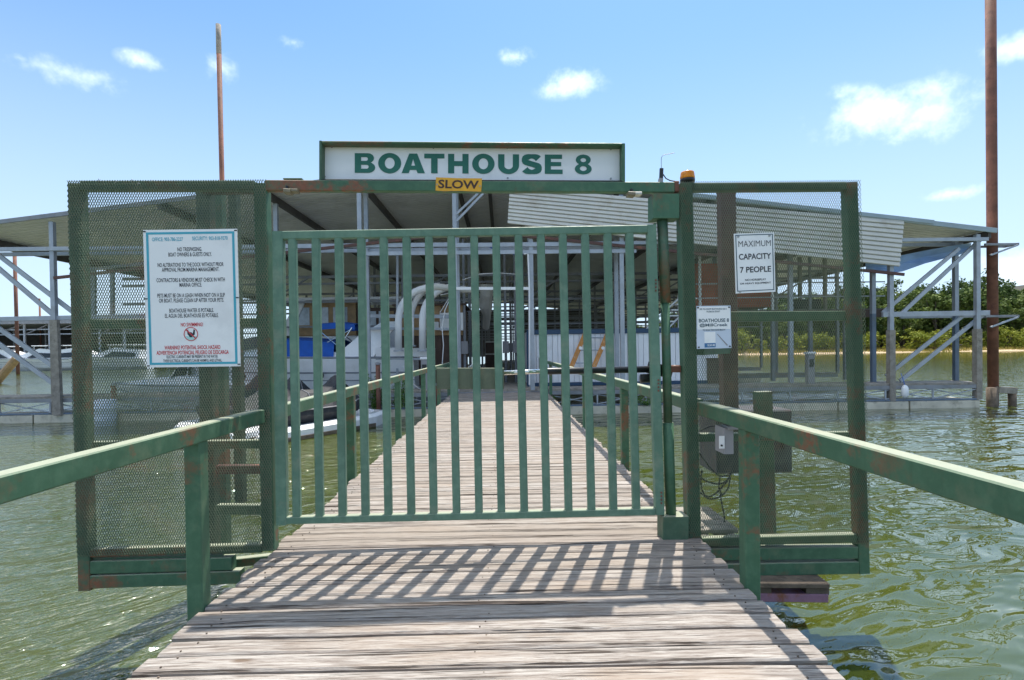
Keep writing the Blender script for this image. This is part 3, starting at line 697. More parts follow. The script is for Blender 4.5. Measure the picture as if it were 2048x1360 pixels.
lb0, lb1 = at(1438.5, 872, 3.215), at(1449, 897, 3.215)
MB().box(((lb0.x + lb1.x) / 2, 3.216, (lb0.z + lb1.z) / 2), (lb1.x - lb0.x, .006, lb0.z - lb1.z)).build('label_plate', SIGNW, bx)
MB().tube([(lb0.x + .012, 3.215, lb1.z + .02), (lb0.x + .012, 3.205, lb1.z + .02)], .006, 8).build('key_switch', BLACK, bx)
MB().cbox((q0.x + .02, 3.2, q0.z - .01), (q1.x + .10, 3.3, q0.z + .012), .003).build('bracket', GREYBOX, bx)
cb = thing('cable', 'loose black cables looping down behind the mesh by the switch box', 'cable', at(1440, 1050, 4.0))
def cable(pts, Y, r=.006): 
    P = [at(a, b, Y) for a, b in pts]; Q = []
    for i in range(len(P) - 1):
        a, b, c, d = P[max(i - 1, 0)], P[i], P[i + 1], P[min(i + 2, len(P) - 1)]
        for k in range(6):
            t = k / 6; Q.append(.5 * ((2 * b) + (c - a) * t + (2 * a - 5 * b + 4 * c - d) * t * t + (3 * b - a - 3 * c + d) * t ** 3))
    MB().tube(Q + [P[-1]], r, 7).build('strand', BLACK, cb, True)
cable([(1398, 905), (1420, 935), (1440, 952), (1458, 950)], 3.95)
cable([(1398, 950), (1412, 962), (1440, 968), (1458, 955), (1470, 930)], 3.98)
cable([(1400, 985), (1420, 998), (1445, 990), (1458, 970), (1460, 945)], 4.0)
cable([(1404, 940), (1402, 970), (1412, 992), (1430, 988), (1455, 962)], 4.03)
cable([(1440, 985), (1444, 1010), (1449, 1040), (1440, 1056), (1420, 1058), (1402, 1048)], 4.02)
cable([(1440, 955), (1438, 975), (1444, 990)], 4.0); cable([(1400, 862), (1420, 853), (1437, 852)], 3.7, .004)
ct = thing('operator_cabinet', 'dark grey control cabinet on a green pedestal behind the capacity sign screen', 'cabinet', at(1530, 1100, 4.3))
a0, a1 = at(1432, 822, 4.25), at(1584, 946, 4.25)
MB().cbox((a0.x, 4.25, a1.z), (a1.x, 4.62, a0.z), .012).build('housing', DARKBOX, ct)
MB().cbox((a0.x + .02, 4.243, a1.z + .03), (a1.x - .04, 4.2495, a0.z - .03), .003).build('door', DARKBOX, ct)
MB().cbox((a1.x - .09, 4.228, a1.z + .2), (a1.x - .07, 4.242, a1.z + .27), .003).build('handle', BLACK, ct)
am((1525, 783), (1534, 1085), 4.2, .125, .08).build('pedestal', GREEN, ct)
am((1505, 1082), (1572, 1082), 4.2, .04, .25).build('foot_plate', BLACK, ct)
tray = at(1412, 818, 4.2); tray2 = at(1476, 822, 4.2)
MB().cbox((tray.x, 4.1, tray.z - .02), (tray2.x, 4.4, tray.z), .004).build('shelf', GALV, ct)
cp = thing('rear_post', 'tall dark brown post standing behind the notice sign on the screen', 'post', at(1458, 1085, 4.5))
am((1452, 372), (1458, 820), 4.42, .125, .10).build('post', BROWN, cp)
am((1436, 376), (1500, 375), 4.42, .07, .06).build('top_arm', GREEN_OLD, cp)
MB().beam(at(1456, 700, 4.42), at(1400, 702, 3.80), .06, .06, (0, 0, 1)).build('stay_bar', GREEN, cp)
# timber and purple float bracket under the right base beam
fb = thing('timber_bracket', 'dark timber blocks on a peeling purple steel beam under the screen', 'bracket', at(1570, 1195, 3.75))
am((1400, 1158), (1642, 1160), 3.7, .035, .20).build('plank', TIMBER, fb)
am((1480, 1172), (1530, 1171), 3.72, .05, .18).build('block', TIMBER, fb)
am((1598, 1171), (1643, 1172), 3.72, .05, .18).build('block', TIMBER, fb)
am((1380, 1184), (1643, 1187), 3.7, .058, .16).build('beam', PURPLE, fb)
am((1420, 1150), (1420, 1175), 3.8, .09, .09).build('block', TIMBER, fb)
wt = thing('service_platform', 'small grey board platform beside the gangway under the cable loops', 'platform', at(1440, 1090, 3.9))
for i in range(5):
    y0 = 3.86 + i * .115
    MB().cbox((1.42, y0, -.03), (1.72, y0 + .105, 0.0), .005).build('plank', DKWOOD, wt)
for xx in (1.47, 1.66): MB().cbox((xx - .03, 3.80, -.13), (xx + .03, 4.5, -.032), .004).build('joist', DKWOOD, wt)

# ------------------------------------------------------------------ boathouse
FY = 16.5
bh = thing('boathouse', 'long open-sided boathouse with low gabled metal roof and partly stripped gable', 'boathouse', (-.8, FY, WZ))
Er = at(1975, 459, FY); Mr = at(1385, 391, FY); El = at(0, 444, FY); Ml = at(500, 381, FY)
slR = (Mr.z - Er.z) / (Er.x - Mr.x); slL = (Ml.z - El.z) / (Ml.x - El.x)
RIDX = (Er.z + slR * Er.x - El.z + slL * El.x) / (slL + slR); RIDZ = Er.z + slR * (Er.x - RIDX)
EXR = Er.x + .15; EXL = -16.9
def roofz(x): return RIDZ - (slR * (x - RIDX) if x > RIDX else slL * (RIDX - x))
print('roof', slR, slL, RIDX, RIDZ, roofz(EXL), roofz(EXR))
Y0R, Y1R = FY - .12, 62.0
for side in (0, 1):                      # ribbed sheets, ribs running down the slope
    xa, xb = (EXL, RIDX) if side == 0 else (RIDX, EXR)
    mb = MB(); yv = Y0R; prof = []
    while yv < Y1R:
        prof += [(yv, 0), (yv + .10, 0), (yv + .12, .028), (yv + .16, .028), (yv + .18, 0)]; yv += .25
    secs = [[Vector((x, yy, roofz(x) + dz)) for yy, dz in prof] for x in (xa, (xa + xb) / 2, xb)]
    mb.loft(secs); secs2 = [[v + Vector((0, 0, .006)) for v in g] for g in secs]; mb.loft(secs2)
    mb.build('roof_slope', ROOF, bh)
def bb_(p, q, w, h, name, m, side=None, ch=.004): return MB().beam(p, q, w, h, side, ch).build(name, m, bh)
# rake trims and ridge
for xa, xb in ((EXL, RIDX - .02), (RIDX + .02, EXR)):
    bb_((xa, Y0R - .03, roofz(xa) - .05), (xb, Y0R - .03, roofz(xb) - .05), .13 if xa < RIDX else .15, .05, 'rake_trim', TRIM if xa > RIDX else GALVD, (0, 0, 1))
bb_((EXL + .08, Y0R, roofz(EXL) - .16), (EXL + .08, Y1R, roofz(EXL) - .16), .30, .10, 'eave_beam', RAFTER, (0, 0, 1))
bb_((EXR - .10, Y0R + .1, roofz(EXR) - .14), (EXR - .10, Y1R, roofz(EXR) - .14), .24, .10, 'eave_beam', RAFTER, (0, 0, 1))
CX = [-13.7, -10.4, -7.25, -4.35, -1.42, .93, 3.75, 6.6, 9.5, 12.25, 15.02]
for x in CX[1:-1] + [-.35]:
    zt = roofz(x) - .13
    bb_((x, Y0R + .04, zt), (x, Y1R, zt), .12, .22, 'rafter', RAFTER, (1, 0, 0))
# columns: front pair of rows then rows into the dark
rows = [FY, FY + .8, 23.5, 30.5, 37.5, 45.0, 53.0, 60.0]
for ri, yy in enumerate(rows):
    for ci, x in enumerate(CX):
        if ri == 0 and ci in (1, 2, 7, 8): continue
        if ri == 1 and ci in (1, 7): continue
        w = .13 if ri < 2 else .12
        m = GALV if ri < 2 else GALVD
        if ri == 1 and ci >= 9:           # painted blue rear columns
            bb_((x, yy, .10), (x, yy, 2.35), w, w, 'column', BLUEST, (1, 0, 0)); bb_((x, yy, 2.35), (x, yy, roofz(x) - .25), w, w, 'column', GALV, (1, 0, 0)); continue
        if ri == 0 and ci in (0, 9, 10):
            zs = at(1797, 660, FY).z if ci else at(120, 640, FY).z
            bb_((x, yy, -.45), (x, yy, zs), w + .05, w + .05, 'column_base', DKWOOD, (1, 0, 0)); bb_((x, yy, zs), (x, yy, roofz(x) - .2), w, w, 'column', GALV, (1, 0, 0)); continue
        bb_((x, yy, .06), (x, yy, roofz(x) - .25), w, w, 'column', m, (1, 0, 0))
# ties across, front
def fr(p, q, Y, w=.11, h=.10, name='tie_beam', m=None, dY=0): return bb_(at(*p, Y), at(*q, Y + dY), w, h, name, m or GALV, (0, 0, 1) if abs(p[0] - q[0]) > abs(p[1] - q[1]) else (1, 0, 0))
TZ = at(1880, 480, FY).z
bb_((EXL + .2, FY - .06, TZ), (-7.3, FY - .06, TZ), .12, .08, 'tie_beam', GALV, (0, 0, 1))
bb_((-7.3, FY - .06, TZ), (-1.42, FY - .06, TZ), .13, .08, 'tie_beam', GALV, (0, 0, 1))
bb_((-1.4, FY - .06, TZ - .02), (4.0, FY - .06, TZ - .02), .13, .08, 'tie_beam', GALV, (0, 0, 1))
bb_((4.0, FY - .06, TZ), (EXR - .2, FY - .06, TZ), .11, .08, 'tie_beam', GALV, (0, 0, 1))
bb_((EXL + .2, FY + .86, TZ + .02), (EXR - .2, FY + .86, TZ + .02), .12, .08, 'tie_beam', GALV, (0, 0, 1))
bb_((-4.4, FY - .05, TZ - .25), (4.2, FY - .05, TZ - .25), .12, .08, 'tie_beam', GALV, (0, 0, 1))
for yy in rows[2:]:
    for zz, t in ((TZ + .05, .12), (TZ - .25, .09), (3.55, .10), (2.45, .07)):
        bb_((EXL + .3, yy + .07, zz), (EXR - .3, yy + .07, zz), t, .07, 'tie_beam', GALVD, (0, 0, 1))
    for x in CX[1:-1:2]:
        bb_((x, yy + .02, 3.5), (x + 1.9, yy + .02, TZ), .08, .06, 'brace', GALVD, (0, 1, 0))
# the red-oxide angle that follows the roof slope
fr((108, 556), (955, 463), FY - .12, .09, .06, 'sloping_angle', BROWN); fr((960, 463), (1808, 549), FY - .12, .09, .06, 'sloping_angle', BROWN)
# knee braces at the middle columns
for k in (0, 1): fr((913 + 0, 428 + k * 14), (963 + k * 10, 380 + 0), FY - .03, .07, .05, 'knee_brace')
# gable siding still in place on one side
TL, TR_, BR_, BL_ = (1020, 372), (1808, 441), (1799, 533), (1015, 447)
nst = 10; mb = MB()
def sp_(u, v):
    a = lerp(TL, TR_, u); b = lerp(BL_, BR_, u); p = lerp(a, b, v); return at(p[0], p[1], FY - .22)
for i in range(nst):
    v0, v1 = i / nst, (i + 1) / nst
    ring = []
    for u in (0, .25, .5, .75, 1):
        p0, p1 = sp_(u, v0), sp_(u, v1); j = Vector((0, 0, 0))
        ring.append([p0 + Vector((0, .03, 0)), p0 + (p1 - p0) * .12 + Vector((0, .0, 0)), p0 + (p1 - p0) * .82 + Vector((0, -.025, 0)), p0 + (p1 - p0) * .93 + Vector((0, -.02, 0)), p1 + Vector((0, .03, 0))])
    mb.loft(ring)
mb.build('gable_siding', SIDING, bh)
bb_(at(1380, 389, FY - .24), at(1868, 444, FY - .24), .12, .03, 'siding_cap', TRIM, (0, 0, 1))
# blue tarp under the eave
tp = [(1735, 533), (1770, 540), (1800, 533), (1850, 516), (1905, 497), (1945, 480), (1942, 502), (1906, 510), (1880, 518), (1850, 522), (1800, 537), (1760, 545), (1740, 541)]
mb = MB(); U = [(1730, 520), (1765, 522), (1805, 510), (1850, 501), (1900, 492), (1943, 486)]; Lw = [(1732, 541), (1768, 548), (1805, 543), (1850, 527), (1900, 514), (1938, 505)]
mb.loft([[at(*a, 17.0) + Vector((0, 0, 0)), at(*lerp(a, b, .5), 17.15 + .08 * (i % 2)), at(*b, 17.05 + .1 * ((i + 1) % 2))] for i, (a, b) in enumerate(zip(U, Lw))]); mb.loft([[at(*a, 17.01), at(*lerp(a, b, .5), 17.16 + .08 * (i % 2)), at(*b, 17.06 + .1 * ((i + 1) % 2))] for i, (a, b) in enumerate(zip(U, Lw))])
mb.build('tarp', TARP, bh)
# end bay on the right: ties and paired diagonals
fr((1765, 629), (1978, 626), FY + .02, .16, .08); fr((1800, 634), (1950, 632), FY + .85, .10, .06)
for (p, q) in (((1765, 626), (1918, 497)), ((1803, 627), (1962, 478))): fr(p, q, FY + .1, .11, .07, 'diagonal')
for (p, q) in (((1772, 752), (1925, 632)), ((1800, 762), (1968, 628))): fr(p, q, FY + .1, .11, .07, 'diagonal')
# end bay on the left
fr((-40, 639), (300, 632), FY + .02, .13, .08)
for (p, q) in (((-40, 482), (180, 650)), ((-40, 505), (112, 634)), ((-40, 630), (113, 737)), ((-40, 660), (122, 778))): fr(p, q, FY + .1, .13, .07, 'diagonal')
fr((225, 640), (225, 540), FY + 2, .11, .1, 'column'); fr((186, 640), (186, 535), FY + 3, .2, .1, 'column'); fr((165, 540), (300, 526), FY + 2.2, .1, .08)
bb_((-13.55, FY - .12, at(120, 830, FY).z), (-13.6, FY - .12, at(120, 640, FY).z), .22, .12, 'timber_fender', DKWOOD, (1, 0, 0))
# back wall and dark ends
for i in range(12):
    xa = EXL + .5 + i * 2.65
    if i == 6: continue
    MB().box((xa + 1.3, 61.5, 3.2), (2.6, .06, 5.4)).build('back_wall_panel', RAFTER, bh)
# docks: front walkway, main walkway, fingers
DZ = .10
def dock(xa, xb, ya, yb, truss=False, floats=True):
    n = max(1, int(round((xb - xa) / 2.4))) if xb - xa > yb - ya else max(1, int(round((yb - ya) / 2.4)))
    along_x = xb - xa > yb - ya
    MB().cbox((xa, ya, DZ - .07), (xb, yb, DZ), .008).build('dock_deck', DKWOOD, bh)
    MB().cbox((xa, ya - .02, DZ - .19), (xb, ya - .004, DZ - .072), .003).build('dock_fascia', GALVD, bh)
    if floats:
        for i in range(n):
            if along_x:
                a = xa + (xb - xa) * i / n; b = xa + (xb - xa) * (i + 1) / n
                MB().cbox((a + .03, ya - .03, WZ - .3), (b - .03, yb + .1, -.46 + random.uniform(-.02, .02)), .03).build('float', CONC, bh)
            else:
                a = ya + (yb - ya) * i / n; b = ya + (yb - ya) * (i + 1) / n
                MB().cbox((xa + .02, a + .03, WZ - .3), (xb - .02, b - .03, -.46), .03).build('float', CONC, bh)
    if truss:
        yt = ya - .012; zt, zb = DZ - .2, -.43
        bb_((xa, yt, zb), (xb, yt, zb), .05, .04, 'truss_chord', BLUEST, (0, 0, 1))
        m = max(1, int(round((xb - xa) / 1.5)))
        for i in range(m + 1):
            x = xa + (xb - xa) * i / m; bb_((x, yt, zb), (x, yt, zt), .05, .04, 'truss_post', GALV, (1, 0, 0))
            if i < m:
                x2 = xa + (xb - xa) * (i + 1) / m
                bb_((x, yt + .03, zb + .03), (x2, yt + .03, zt), .035, .03, 'truss_diagonal', GALV, (0, 1, 0)); bb_((x, yt + .06, zt), (x2, yt + .06, zb + .03), .035, .03, 'truss_diagonal', GALV, (0, 1, 0))
dock(EXL, -1.62, FY - .05, FY + .95, True); dock(1.42, 15.05, FY - .05, FY + .95, True)
dock(-1.6, 1.4, FY + .0, 60.5)
for yy in (23.4, 30.4, 37.4, 44.9): dock(EXL + .2, -1.62, yy - .1, yy + .5); dock(1.42, 14.9, yy - .1, yy + .5)
# weeds on the floats
def weeds(name, label, c, h, n, sp, seed, group=None):
    rnd = random.Random(seed); t = thing(name, label, 'weeds', c, group=group); mb = MB(); st = MB()
    for i in range(n):
        a = rnd.random() * 6.28; r = sp * rnd.random(); b = Vector(c) + Vector((math.cos(a) * r, math.sin(a) * r * .4, 0)); tip = b + Vector(((rnd.random() - .5) * sp, (rnd.random() - .5) * sp * .5, h * rnd.uniform(.5, 1.05)))
        st.tube([b, (b + tip) / 2 + Vector((rnd.uniform(-.03, .03), 0, 0)), tip], .006, 5)
        for k in range(16):
            f = rnd.random(); p = b.lerp(tip, f) + Vector((rnd.uniform(-.08, .08), rnd.uniform(-.06, .06), rnd.uniform(-.02, .05))); u = Vector((rnd.uniform(-1, 1), rnd.uniform(-1, 1), rnd.uniform(-.6, .8))).normalized(); w = u.orthogonal().normalized(); L_ = rnd.uniform(.035, .075)
            mb.add([p, p + u * L_ * .5 + w * L_ * .32, p + u * L_, p + u * L_ * .5 - w * L_ * .32], [(0, 1, 2, 3)])
    st.build('stems', WEED, t); o = mb.build('leaves', WEED, t); return t
weeds('weed_clump', 'tall leafy weeds growing on the float beside the water scooters', tuple(at(752, 830, FY - .1)), 1.3, 34, .34, 3)
weeds('weed_clump', 'leafy weeds on the float at the end of the left handrail', tuple(at(801, 815, FY - .1)), .95, 16, .22, 4)
weeds('weed_clump', 'low weeds on the float in front of the white dock house near the gangway', tuple(at(1104, 808, FY - .1)), .30, 12, .22, 5)
weeds('weed_clump', 'low weeds on the float in front of the white dock house below the gate motor', tuple(at(1290, 810, FY - .1)), .32, 16, .5, 6)

# ------------------------------------------------------------------ pilings
def piling(label, x, Y, ztop, r, brackets=(), name='steel_piling'):
    t = thing(name, label, 'piling', (x, Y, WZ))
    MB().tube([(x, Y, WZ - 1.5), (x - (ztop) * .004, Y, ztop)], r, 18).build('pile', RUST, t, True)
    for zb in brackets:
        b = MB()
        for s in (-1, 1): b.beam((x - .45, Y + s * (r + .05), zb), (x + .62, Y + s * (r + .05), zb), .07, .06, (0, 0, 1))
        b.beam((x + .60, Y - r - .1, zb), (x + .60, Y + r + .1, zb), .07, .06, (0, 0, 1)); b.build('collar', GALVD, t)
        MB().beam((x - .30, Y - r - .09, zb - .35), (x + .58, Y - r - .09, zb - .04), .06, .05, (0, 1, 0)).build('collar_brace', GALV, t)
    return t
q = at(1986, 560, FY + .45); piling('tall rusty steel piling beside the open end of the boathouse', q.x, FY + .45, 16, .145, (at(1990, 491, FY + .45).z, at(1990, 633, FY + .45).z))
q = at(443, 220, 20.0); t = piling('thin rusty piling with pale tip rising above the rules sign screen', q.x, 20.0, at(437, 60, 20.0).z, .085)
q2 = at(437, 60, 20.0); MB().tube([(q.x - q2.z * .004, 20, q2.z - .9), (q.x - q2.z * .004, 20, q2.z + .2)], .089, 16).build('pale_tip', DKWOOD, t, True)
dol = thing('mooring_post', 'short timber mooring frame at the waterline next to the tall piling', 'mooring post', at(2012, 815, FY + .3))
MB().tube([at(2025, 840, FY + .3), at(2024, 775, FY + .3)], .11, 12).build('post', TIMBER, dol, True)
MB().beam(at(1992, 779, FY + .3), at(2028, 781, FY + .3), .20, .24, (0, 0, 1)).build('cap', DKWOOD, dol)
MB().tube([at(1985, 850, FY + .1), at(1984, 775, FY + .1)], .15, 12).build('post', TIMBER, dol, True)
fe = thing('fender', 'white boat fender hanging from the end bay deck', 'fender', at(1810, 795, FY - .15))
c = at(1810, 794, FY - .16); MB().lathe(c, [(.02, -.03), (.07, .0), (.10, .06), (.10, .28), (.07, .34), (.025, .38)], 14).build('body', GEL, fe, True)
MB().tube([c + Vector((0, 0, .37)), c + Vector((-.05, .1, .75))], .01, 6).build('line', BLUEC, fe)

# ------------------------------------------------------------------ dock house with white cladding
wh = thing('dock_house', 'white upright-clad dock house with navy trim behind the gate', 'dock house', (3.7, 17.6, DZ))
A0 = at(1053, 660, 17.55); A1 = at(1440, 779, 17.55); zt = A0.z; x0, x1 = A0.x, A1.x
MB().box(((x0 + x1) / 2, 19.3, (zt + DZ) / 2), (x1 - x0 - .1, 3.3, zt - DZ - .05)).build('core', WHITEP, wh)
nx = 34; bw = (x1 - x0 - .35) / nx
for i in range(nx):
    xa = x0 + .32 + i * bw; MB().cbox((xa + .006, 17.60, DZ + .12), (xa + bw - .006, 17.64, zt - .16), .008).build('cladding_board', WHITEP, wh)
MB().cbox((x0, 17.57, DZ), (x0 + .17, 17.66, zt), .006).build('corner_trim', NAVY, wh); MB().cbox((x0 + .18, 17.58, DZ + .12), (x0 + .30, 17.65, zt - .16), .006).build('corner_board', WHITEP, wh)
MB().cbox((x0 + .17, 17.55, zt - .15), (x1, 17.66, zt), .006).build('top_trim', NAVY, wh); MB().cbox((x0 + .17, 17.565, DZ), (x1, 17.655, DZ + .11), .006).build('bottom_trim', NAVY, wh)
ld = thing('ladder', 'orange fibreglass ladder leaning against the white dock house', 'ladder', at(1165, 770, 17.1))
for (a, b) in (((1140, 740), (1170, 668)), ((1185, 740), (1215, 668))): MB().beam(at(*a, 17.0), at(*b, 17.5), .15, .05, (1, 0, 0)).build('rail', ORANGEW, ld); MB().tube([at(b[0] - 9, b[1] + 28, 17.28), at(b[0] - 9, b[1] + 28, 17.24)], .055, 14).build('foot', GEL, ld)
for f in (.2, .55, .9): MB().tube([at(*lerp((1140, 740), (1170, 668), f), 17.0 + .5 * f), at(*lerp((1185, 740), (1215, 668), f), 17.0 + .5 * f)], .02, 8).build('rung', GALV, ld)
st = thing('boarding_steps', 'white boarding steps beside the white dock house behind the hinge pole', 'steps', (6.0, 17.9, zt))
for (a, b) in (((1287, 663), (1380, 575)), ((1330, 663), (1380, 610))): MB().beam(at(*a, 18.2), at(*b, 18.2), .10, .05, (0, 1, 0)).build('stringer', PVC, st)
for f in range(6): p = at(*lerp((1320, 655), (1375, 598), f / 5), 18.2); MB().box(p, (.5, .5, .04)).build('tread', PVC, st)
MB().beam(at(1358, 663, 18.3), at(1358, 590, 18.3), .08, .08).build('post', PVC, st)

# two-storey red dock cabin behind the right screen
rc = thing('red_cabin', 'red clad upper cabin on an open timber deck behind the capacity sign', 'cabin', (8.0, 19, DZ))
a = at(1392, 527, 19.0); b = at(1545, 614, 19.0); nn = 12; bw = (b.z - a.z) / nn
MB().box(((a.x + b.x) / 2, 20.0, (a.z + b.z) / 2), (b.x - a.x, 1.8, a.z - b.z)).build('core', REDSID, rc)
for i in range(nn): z1 = a.z + bw * i; MB().cbox((a.x, 19.03, z1 + bw + .008), (b.x, 19.07, z1), .006).build('cladding_board', REDSID, rc)
pz = at(1600, 620, 18.6).z; c0, c1 = at(1390, 620, 18.6).x, at(1765, 620, 18.6).x
MB().cbox((c0, 18.4, pz - .14), (c1, 21.5, pz), .01).build('upper_deck', DKWOOD, rc); MB().cbox((c0, 18.37, pz - .30), (c1, 18.398, pz - .02), .006).build('deck_fascia', DKBROWN, rc)
for px in (1400, 1470, 1545, 1620, 1690, 1745):
    x = at(px, 600, 18.5).x; MB().beam((x, 18.5, pz - .14), (x, 18.5, DZ), .12, .12).build('post', GALVD, rc); MB().beam((x, 18.5, pz), (x, 18.5, pz + 1.9), .08, .08).build('post', PVC if px < 1560 else GALVD, rc)
for dz in (.45, .95): MB().beam((c0, 18.48, pz + dz), (c1, 18.48, pz + dz), .04, .04).build('rail', GALV, rc)
for px in (1600, 1650, 1715): x = at(px, 600, 21.2).x; MB().beam((x, 21.2, pz), (x, 21.2, pz + 2.3), .12, .12).build('post', DKWOOD, rc)
MB().cbox((at(1590, 600, 20).x, 19.9, pz + .02), (at(1640, 600, 20).x, 20.4, pz + .5), .05).build('grill_cover', BLACKC, rc)
# electric box with sack seen through the right screen
for (nm, lab, px0, py0, px1, py1, Y, m) in (('dock_box', 'white dock box under the red cabin deck', 1393, 706, 1432, 770, 17.9, GEL), ('dock_box', 'dark storage locker on the dock beside the white dock box', 1416, 716, 1440, 770, 17.5, DKBROWN)):
    p0, p1 = at(px0, py0, Y), at(px1, py1, Y); t = thing(nm, lab, 'box', (p0.x, Y, DZ)); MB().cbox((p0.x, Y, DZ), (p1.x, Y + .6, p0.z - .08), .02).build('body', m, t); MB().cbox((p0.x - .03, Y - .03, p0.z - .078), (p1.x + .03, Y + .63, p0.z), .02).build('lid', m, t)

# ------------------------------------------------------------------ boats
def hull_secs(Ln, B, fb, n=14, draft=.35, bowrise=.25, flare=.18):
    secs = []
    for i in range(n + 1):
        f = i / n; x = -Ln / 2 + Ln * f
        hb = B / 2 * (1 - max(0, (f - .45) / .55) ** 2.4); hb = max(hb, .02); s = fb + bowrise * f ** 2; kz = -draft + (draft + fb * .55) * max(0, (f - .72) / .28) ** 2
        xs = x + (0 if f < .72 else .0); c = kz + (s - kz) * .45
        h2 = hb * (1 - flare * (1 + f))
        secs.append([Vector((x, -hb, s)), Vector((x - .0, -hb * .985, s - .08)), Vector((x - .12 * f, -h2 * .95, c + .12)), Vector((x - .35 * f, -h2 * .86, c - .1)), Vector((x - .6 * f, 0, kz)),
                     Vector((x - .35 * f, h2 * .86, c - .1)), Vector((x - .12 * f, h2 * .95, c + .12)), Vector((x, hb * .985, s - .08)), Vector((x, hb, s))])
    return secs
def hull(t, Ln, B, fb, m, stripe=STRIPE, **k):
    secs = hull_secs(Ln, B, fb, **k); mb = MB(); mb.loft(secs, closed=True, caps=True); h = mb.build('hull', m, t, False)
    for (z0, z1) in ((.55, .60), (.30, .33)):
        for s in (0, 1):
            mb = MB(); g = []
            for sc in secs[:-1]:
                a, b = (sc[1], sc[2]) if s == 0 else (sc[7], sc[6]); o = Vector((0, -.012 if s == 0 else .012, 0)); g.append([b.lerp(a, z0) + o, b.lerp(a, z1) + o])
            mb.loft(g); mb.build('stripe', stripe, h)
    mb = MB()
    for s in (0, 8): mb.tube([sc[s] for sc in secs], .03, 6)
    mb.build('rub_rail', STRIPE if m is GEL else GEL, h); return secs
# cruiser with blue canvas, bow to the left
cz = WZ
cr = thing('cabin_cruiser', 'white cabin cruiser with bright blue cockpit canvas and raked arch', 'boat', (-7.3, 19.3, WZ), math.pi, local=True); cr.scale = (1, 1, 1.18)
hull(cr, 8.6, 2.9, 1.55, GEL, bowrise=.15)
mb = MB(); mb.loft([[Vector((x, -w, 1.5)), Vector((x, -w * .92, z)), Vector((x, w * .92, z)), Vector((x, w, 1.5))] for x, w, z in ((-3.6, 1.30, 1.62), (-1.0, 1.3, 1.75), (1.0, 1.15, 1.9), (2.6, .8, 1.75), (3.6, .3, 1.62))], caps=True); mb.build('deck', GEL, cr)
mb = MB(); mb.loft([[Vector((x, s * 1.32, 1.55)), Vector((x, s * 1.2, z)), Vector((x, 0, z + .1)), Vector((x, -s * 1.2, z)), Vector((x, -s * 1.32, 1.55))] for s, x, z in ((1, -1.6, 2.0), (1, -.7, 2.06), (1, .2, 2.10), (1, .9, 1.68))]); mb.build('cockpit_canvas', BLUEC, cr)
for s in (-1, 1):
    MB().prism([Vector((-1.5, s * 1.38, 1.5)), Vector((-2.9, s * 1.38, 1.5)), Vector((-3.7, s * 1.25, 2.45)), Vector((-3.3, s * 1.25, 2.60)), Vector((-2.5, s * 1.3, 2.2))], (0, -s * .1, 0)).build('arch_side', GEL, cr)
MB().cbox((-3.72, -1.25, 2.44), (-3.28, 1.25, 2.58), .03).build('arch_top', GEL, cr)
mb = MB(); mb.loft([[Vector((x, -1.2, z)), Vector((x, -.6, z + .06)), Vector((x, .6, z + .06)), Vector((x, 1.2, z))] for x, z in ((-1.0, 2.52), (-1.7, 2.56), (-2.3, 2.50))]); mb.loft([[Vector((x, -1.2, z - .16)), Vector((x, -1.2, z))] for x, z in ((-1.0, 2.52), (-1.7, 2.56), (-2.3, 2.50))]); mb.loft([[Vector((x, 1.2, z - .16)), Vector((x, 1.2, z))] for x, z in ((-1.0, 2.52), (-1.7, 2.56), (-2.3, 2.50))]); mb.build('bimini', BLUEC, cr)
for s in (-1, 1):
    mb = MB(); mb.tube([(-1.0, s * 1.2, 2.42), (-1.8, s * 1.3, 1.85), (-2.2, s * 1.2, 2.42)], .018, 6); mb.tube([(-2.2, s * 1.2, 2.38), (-1.4, s * 1.32, 2.0)], .014, 6); mb.build('bimini_frame', CHROME, cr)
MB().prism([Vector((.8, -1.2, 1.9)), Vector((2.0, -1.0, 1.75)), Vector((2.0, 1.0, 1.75)), Vector((.8, 1.2, 1.9))], (-.15, 0, .35)).build('windscreen', GLASS, cr)
for x in (1.4, .3, -1.2): MB().tube([(x, 1.36, 1.05), (x, 1.43, 1.05)], .09, 12).build('port_light', GLASS, cr)
# timber-cabin trawler behind it
tw = thing('trawler', 'trawler with varnished tan wheelhouse and big windows berthed behind the blue canvas cruiser', 'boat', (-7.6, 25.5, WZ), math.pi, local=True)
hull(tw, 11, 3.4, 1.9, GEL, bowrise=.5)
MB().cbox((-3.6, -1.45, 1.9), (2.6, 1.45, 2.75), .05).build('coach_house', GEL, tw)
MB().cbox((-1.0, -1.4, 2.76), (2.0, 1.4, 4.35), .05).build('wheelhouse', TAN, tw)
for x in (-.3, .55, 1.4): MB().cbox((x - .32, 1.395, 3.25), (x + .32, 1.42, 4.05), .01).build('window', PLEX, tw)
MB().cbox((-3.8, -1.5, 4.36), (2.4, 1.5, 4.5), .04).build('roof', GEL, tw)
MB().cbox((-3.6, -1.35, 2.76), (-1.02, 1.35, 4.0), .04).build('aft_cabin', DKBROWN, tw)
for i in range(6): MB().cbox((-3.5 + i * .4, 1.352, 3.0), (-3.22 + i * .4, 1.37, 3.85), .006).build('pane', PLEX if i > 2 else TAN, tw)
MB().prism([Vector((2.0, 1.41, 2.76)), Vector((2.5, 1.41, 2.76)), Vector((1.6, 1.41, 4.36)), Vector((1.2, 1.41, 4.36))], (0, .08, 0)).build('side_screen', GEL, tw)
mb = MB(); mb.tube([(-3.6, 1.4, 4.5), (-3.6, 1.4, 5.1), (1.5, 1.4, 5.1), (2.2, 1.4, 4.5)], .025, 6); mb.build('roof_rail', CHROME, tw)
MB().cbox((-1.4, -.3, 4.5), (-.8, .3, 5.35), .08).build('radar', GEL, tw)
